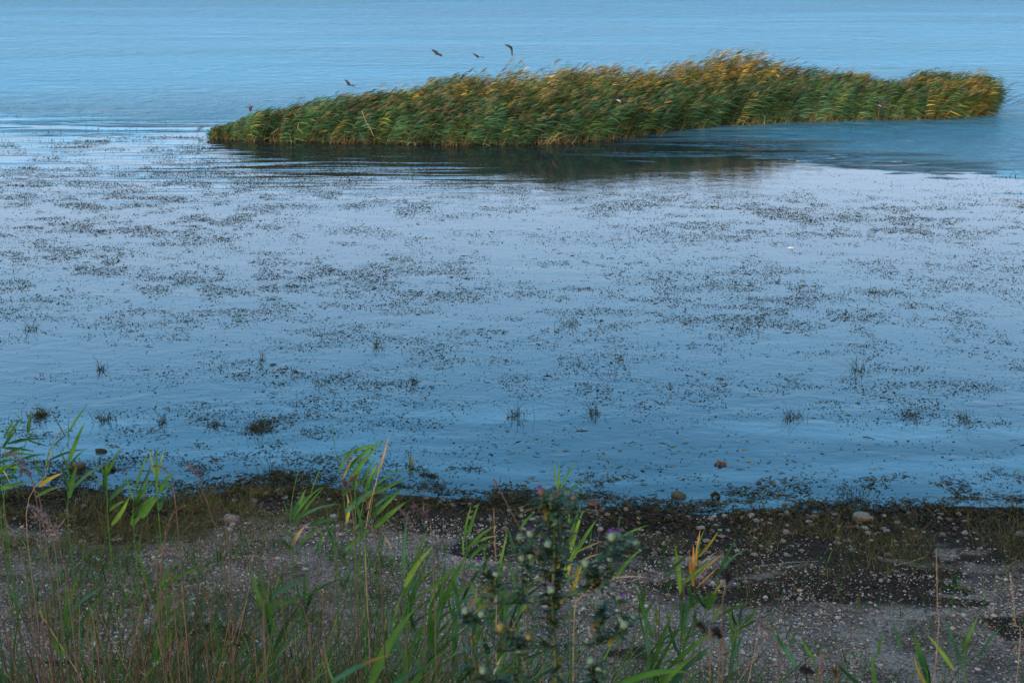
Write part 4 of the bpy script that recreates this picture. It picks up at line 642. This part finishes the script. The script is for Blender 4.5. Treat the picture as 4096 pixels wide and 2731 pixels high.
for i, (u, v) in enumerate(heads):
    d = 3.8+2.2*random.random(); hp = P(u, v, d); base = ground_below(u+random.uniform(-40, 40), v+200, d); o = empty('dry_flower_stalk', base); mid = (hp+base)/2+Vector((random.uniform(-.03, .03), 0, 0)); stem_mesh([base, mid, hp], .0026, .0014, (.13, .085, .055), o)
    hd = bpy.data.objects.new('seed_head', bm_mesh); S.collection.objects.link(hd); hd.parent = o; hd.location = hp-base; s_ = random.uniform(.009, .013); hd.scale = (s_, s_, s_*1.2)
    meta(o, ORD[sorted(heads).index((u, v))]+' from the left of the round bristly brown seed heads in the grass', 'dry flower', 'round seed heads in the lower left grass')
# white small flowers
acc = Acc(); q = 60; cc = [(160, 2185), (390, 2230), (775, 2410), (430, 2460), (620, 2650), (900, 2650), (570, 2690), (250, 2410), (300, 2560), (660, 2500), (480, 2710)]
for (u, v) in cc:
    c = np.array(P(u, v, 5.0)); q = 14; V, F, k = strips(c[None]+rng.standard_normal((q, 3))*[.012, .01, .004], rng.standard_normal((q, 3))*.6, np.zeros((q, 3)), rng.standard_normal((q, 3))*.6, .008*np.ones(q), .0025*np.ones(q), 1); acc.add(V, F, np.repeat(pick([(.55, .58, .6)], q), k, 0)); b_ = np.array(ground_below(u, v, 5.0)); e = c-b_; V, F, k = tubes([b_], [e/np.linalg.norm(e)], [(0, 0, 0)], [np.linalg.norm(e)], [.0015], [.001], 2, 3); acc.add(V, F, np.repeat(pick([(.06, .08, .04)], 1), k, 0))
meta(acc.build('white_flowers', M_PETAL), 'tiny whitish umbel flowers scattered through the lower left grass', 'flowers', kind='stuff')

# ------------------------------------------------------------------ thistle
DT = 2.75; tb = ground_below(2225, 2731, DT); th = empty('thistle', tb); meta(th, 'tall branching thistle with grey-green heads and purple tufts, blurred close to the camera', 'thistle')
HD = [(650, 205, 1, 'n'), (690, 232, 0, 'n'), (765, 222, 0, 'n'), (830, 228, 0, 'g'), (885, 248, 0, 'n'), (668, 245, 0, 'n'), (712, 262, 0, 'g'), (735, 415, 0, 'g'), (498, 530, 0, 'g'), (572, 500, 1, 'g'), (848, 500, 1, 'g'), (1190, 518, 1, 'g'), (1150, 525, 1, 'g'), (1322, 580, 0, 'g'), (1280, 572, 0, 'n'), (700, 580, 0, 'g'), (770, 625, 0, 'd'), (577, 660, 1, 'g'), (630, 628, 0, 'n'), (640, 678, 0, 'g'), (515, 672, 0, 'g'),
      (205, 735, 1, 'g'), (328, 790, 1, 'g'), (300, 825, 0, 'g'), (1138, 678, 0, 'g'), (965, 712, 0, 'g'), (1040, 715, 0, 'g'), (112, 1055, 0, 'g'), (225, 1075, 0, 'g'), (150, 1135, 0, 'd'), (1212, 968, 1, 'g'), (1062, 1115, 0, 'd'), (1220, 1112, 0, 'g'), (1296, 1110, 0, 'g'), (715, 972, 0, 'd'), (490, 1325, 1, 'g'), (1062, 1465, 0, 'g'), (1000, 1405, 0, 'g'),
      (280, 1490, 0, 'g'), (235, 1475, 0, 'g'), (180, 1465, 0, 'o'), (360, 1170, 0, 'o'), (440, 1200, 0, 'o'), (560, 1240, 0, 'o'), (790, 965, 0, 'd'), (1070, 1015, 0, 'g'), (720, 905, 1, 'g'), (1100, 1475, 0, 'g'), (1240, 1150, 0, 'g'), (790, 680, 0, 'g')]
def tp(x, y, dd=0): return P(*c5(x, y), DT+dd)
nodes = [(760, 1700, 0), (755, 1500, 0), (745, 1300, .01), (735, 1150, 0), (730, 1000, -.01), (735, 860, 0), (742, 700, 0), (748, 560, .01), (755, 440, 0), (760, 330, 0), (1060, 1290, .08), (330, 1350, -.06), (520, 1000, .05), (980, 900, -.05), (1130, 860, -.04), (300, 1000, -.05)]
par = {10: 2, 11: 2, 12: 4, 13: 4, 14: 13, 15: 12}; par.update({i: i-1 for i in range(1, 10)})
hnode = {}
for hx, hy, fl, ck in sorted(HD, key=lambda h_: -h_[1]):
    best = min((n_i for n_i in range(len(nodes)) if nodes[n_i][1] > hy+45), key=lambda n_i: math.hypot((nodes[n_i][0]-hx)*1.3, (nodes[n_i][1]-hy-110)*.9) if n_i < 16 or True else 0)
    bx, by, bd = nodes[best]; dd = bd+random.gauss(0, .05); mx_, my_ = bx*.35+hx*.65, by*.5+hy*.5+18
    nodes.append((mx_, my_, (bd+dd)/2)); par[len(nodes)-1] = best; nodes.append((hx, hy, dd)); par[len(nodes)-1] = len(nodes)-2; hnode[(hx, hy)] = dd
NP = [tp(*n_) for n_ in nodes]; a = Acc()
for i, p_ in par.items():
    A_, B_ = NP[p_]-tb, NP[i]-tb; e = B_-A_; rr = .0042 if i < 10 else .0026
    V, F, k = tubes([A_], [e.normalized()], [(0, 0, 0)], [e.length], [rr], [rr*.85], 2, 5); a.add(V, F, np.repeat(np.array([(.04, .065, .035)]), k, 0))
e = tb; V, F, k = tubes([(0, 0, 0)], [(NP[0]-tb).normalized()], [(0, 0, 0)], [(NP[0]-tb).length], [.007], [.006], 3, 6); a.add(V, F, np.repeat(np.array([(.04, .065, .035)]), k, 0)); a.build('stem', M_DRY, th)
def head_mesh(col):
    a = Acc(); import bmesh
    bm = bmesh.new(); bmesh.ops.create_icosphere(bm, subdivisions=2, radius=1)
    V = np.array([tuple(v.co) for v in bm.verts]); F = np.array([[v.index for v in f.verts] for f in bm.faces]); bm.free(); V[:, 2] = V[:, 2]*1.15; F4 = np.concatenate([F, F[:, 2:3]], 1)
    V[:, :2] *= (1-.25*np.clip(V[:, 2:3], 0, 1)); q = 90; d = rng.standard_normal((q, 3)); d /= np.linalg.norm(d, axis=1)[:, None]
    Vs, Fs, k = strips(d*.85, d+[0, 0, .4], d*0, np.cross(d, rng.standard_normal((q, 3))), .42+.3*rng.random(q), .07*np.ones(q), 1); a.add(Vs, Fs, np.repeat(pick([np.array(col)*1.5, np.array(col)*1.15], q), k, 0))
    o1 = mesh_obj('x', V, F, M_BUR, None, np.array(col)[None]*(1+.15*rng.standard_normal((len(V), 1)))); o2 = a.build('y', M_BUR)
    me = o1.data; bpy.data.objects.remove(o1); m2 = o2.data; bpy.data.objects.remove(o2)
    bm = bmesh.new(); bm.from_mesh(me); bm.from_mesh(m2); bm.to_mesh(me); bm.free(); me.name = 'flower_head'; return me
HC_ = {'g': (.085, .145, .110), 'd': (.045, .085, .06), 'n': (.065, .045, .040), 'o': (.12, .10, .03)}; HM = {k_: head_mesh(c_) for k_, c_ in HC_.items()}
a = Acc(); q = 60; d = rng.standard_normal((q, 3))*[.28, .28, 0]+[0, 0, 1]; V, F, k = strips(rng.standard_normal((q, 3))*[.22, .22, 0], d, d*0, rng.standard_normal((q, 3)), 1.2*np.ones(q), .06*np.ones(q), 2); a.add(V, F, np.repeat(pick([(.10, .03, .24), (.16, .05, .34), (.07, .02, .18)], q), k, 0)); fo = a.build('florets', M_PETAL); FM = fo.data; bpy.data.objects.remove(fo)
for hx, hy, fl, ck in HD:
    o = bpy.data.objects.new('flower_head', HM[ck]); S.collection.objects.link(o); o.parent = th; o.location = tp(hx, hy, hnode[(hx, hy)])-tb; s_ = random.uniform(.0072, .0096)*(1.0 if ck != 'o' else .9); o.scale = (s_,)*3
    o.rotation_euler = (random.uniform(-.4, .3), random.uniform(-.6, .5) if hx > 600 else -.3, random.random()*6)
    if fl: f_ = bpy.data.objects.new('florets', FM); S.collection.objects.link(f_); f_.parent = o; f_.location = (0, 0, .8); f_.scale = (.85,)*3
# thistle leaves: narrow, wavy, spiny
for i in range(1, len(nodes)):
    for j in range(11 if i < 16 else 7):
        p_ = par[i]; s_ = random.random(); A_ = NP[p_]*(1-s_)+NP[i]*s_-tb; an = random.random()*6.28; L_ = random.uniform(.022, .060); dirv = Vector((math.cos(an), .7*math.sin(an), random.uniform(.1, .8))).normalized(); sdv = dirv.cross(Vector((.2, .3, 1))).normalized(); V = []; F = []; n = 6
        for m_ in range(n+1):
            tt = m_/n; c = A_+dirv*L_*tt+Vector((0, 0, -.35*L_*tt*tt)); wd = L_*.16*(1.5 if m_ % 2 else .55)*(1-tt)**.6+.0004; V += [tuple(c-sdv*wd), tuple(c+sdv*wd+Vector((0, 0, .002*(-1)**m_)))]
            if m_: F.append([2*m_-2, 2*m_-1, 2*m_+1, 2*m_])
        mesh_obj('leaf', V, np.array(F), M_LEAF, th, np.repeat(pick([(.035, .075, .035), (.055, .10, .06), (.028, .055, .025)] if random.random() < .8 else [(.13, .11, .03)], 1), len(V), 0))

# ------------------------------------------------------------------ birds
def bird(u, v, d, tips, tail, head, label, chord=.15, belly=None, wingcol=(.012, .012, .018), s=1.0):
    """one continuous mesh: body loft with wings grown from its sides; offsets are photo-scale, y away from the camera"""
    c = P(u, v, d); k_ = d/FPX; T = Vector((tail[0]*k_, tail[2]*k_ if len(tail) > 2 else 0, -tail[1]*k_)); Hh = Vector((head[0]*k_, head[2]*k_ if len(head) > 2 else 0, -head[1]*k_)); ax = (Hh-T); Lb = ax.length; an = ax.normalized()
    upv = Vector((0, .25, 1)); sd = an.cross(upv).normalized(); up2 = sd.cross(an); V = []; F = []; C = []; k = 8
    prof = [(0, .09, .02), (.12, .05, .015), (.26, .028, .028), (.42, .06, .06), (.58, .075, .075), (.72, .06, .06), (.82, .045, .045), (.90, .045, .047), (.96, .025, .025), (1.0, .006, .006)]
    for s_, rw, rh in prof:
        for j in range(k):
            a_ = 6.2832*j/k; V.append(T+ax*s_+sd*math.cos(a_)*rw*Lb*1.3+up2*math.sin(a_)*rh*Lb*1.3); C.append((belly if belly and math.sin(a_) < .2 and .3 < s_ < .8 else wingcol))
    for i in range(len(prof)-1):
        for j in range(k): F.append([i*k+j, i*k+(j+1) % k, (i+1)*k+(j+1) % k, (i+1)*k+j])
    F.append(list(range(k))[::-1]); F.append([(len(prof)-1)*k+j for j in range(k)])
    root = T+ax*.62
    for tx, ty, tyy, bend in tips:
        tip = Vector((tx*k_, tyy*k_, -ty*k_)); wv = tip-root; L_ = wv.length; up = wv.cross(an).normalized(); up = up if up.z > 0 else -up; b0 = len(V); m = 7
        for i in range(m+1):
            s_ = i/m; cc = root+wv*s_+up*bend*L_*math.sin(math.pi*s_)+an*(.10*L_*math.sin(math.pi*min(1, s_*1.3))); ch = chord*Lb/.25*(1.0 if s_ < .5 else 1-.75*(s_-.5)/.5)*1.0; thk = .018*Lb*(1-s_)+.003
            le, te = cc+an*ch*.45, cc-an*ch*.75; V += [le, cc+up*thk, te, cc-up*thk]; C += [wingcol]*4
            if i:
                for j in range(4): F.append([b0+4*(i-1)+j, b0+4*(i-1)+(j+1) % 4, b0+4*i+(j+1) % 4, b0+4*i+j])
        F.append([b0+4*m+j for j in range(4)])
    o = mesh_obj('bird', [tuple(p_) for p_ in V], F, M_FEATHER, None, C); o.location = c; meta(o, label, 'bird', 'birds flying low over the lake')
bird(1748, 217, 62, [(-19, -17, 12, .08), (23, 8, -14, .08)], (-9, 4), (8, -3), 'dark bird with spread wings, leftmost of the three above the reeds')
bird(1912, 230, 62, [(-21, -15, 10, .1), (25, 1, -14, .1)], (-8, 2), (7, 0), 'dark bird in a shallow V, lowest of the three above the reeds')
bird(2045, 194, 62, [(-25, -14, 10, .14), (5, 30, -10, .14)], (-5, 5), (5, -5), 'steeply banking dark bird, highest and rightmost of the three above the reeds')
bird(1396, 341, 58, [(-15, -21, 10, .04), (25, 4, -14, .08)], (-9, 3), (8, -1), 'lone dark bird over the water above the left half of the reeds')
bird(1001, 427, 52, [(2, 20, -8, .05), (-4, 17, 12, .05)], (-22, 1), (14, 0), 'dark bird with wings beating down over the left tip of the reeds', .07, (.20, .12, .10))
bird(2470, 388, 42, [(-37, -2, 10, .12), (39, 7, -12, .14)], (-14, 6, 8), (22, 20, -8), 'black and white bird flying in front of the golden reeds', .09, (.34, .34, .40))
bird(3518, 415, 42, [(-10, -25, 8, .06), (30, -20, -8, .06)], (-10, 2, 8), (12, 12, -8), 'dark bird with raised wings in front of the right half of the reeds', .08, (.30, .30, .36))
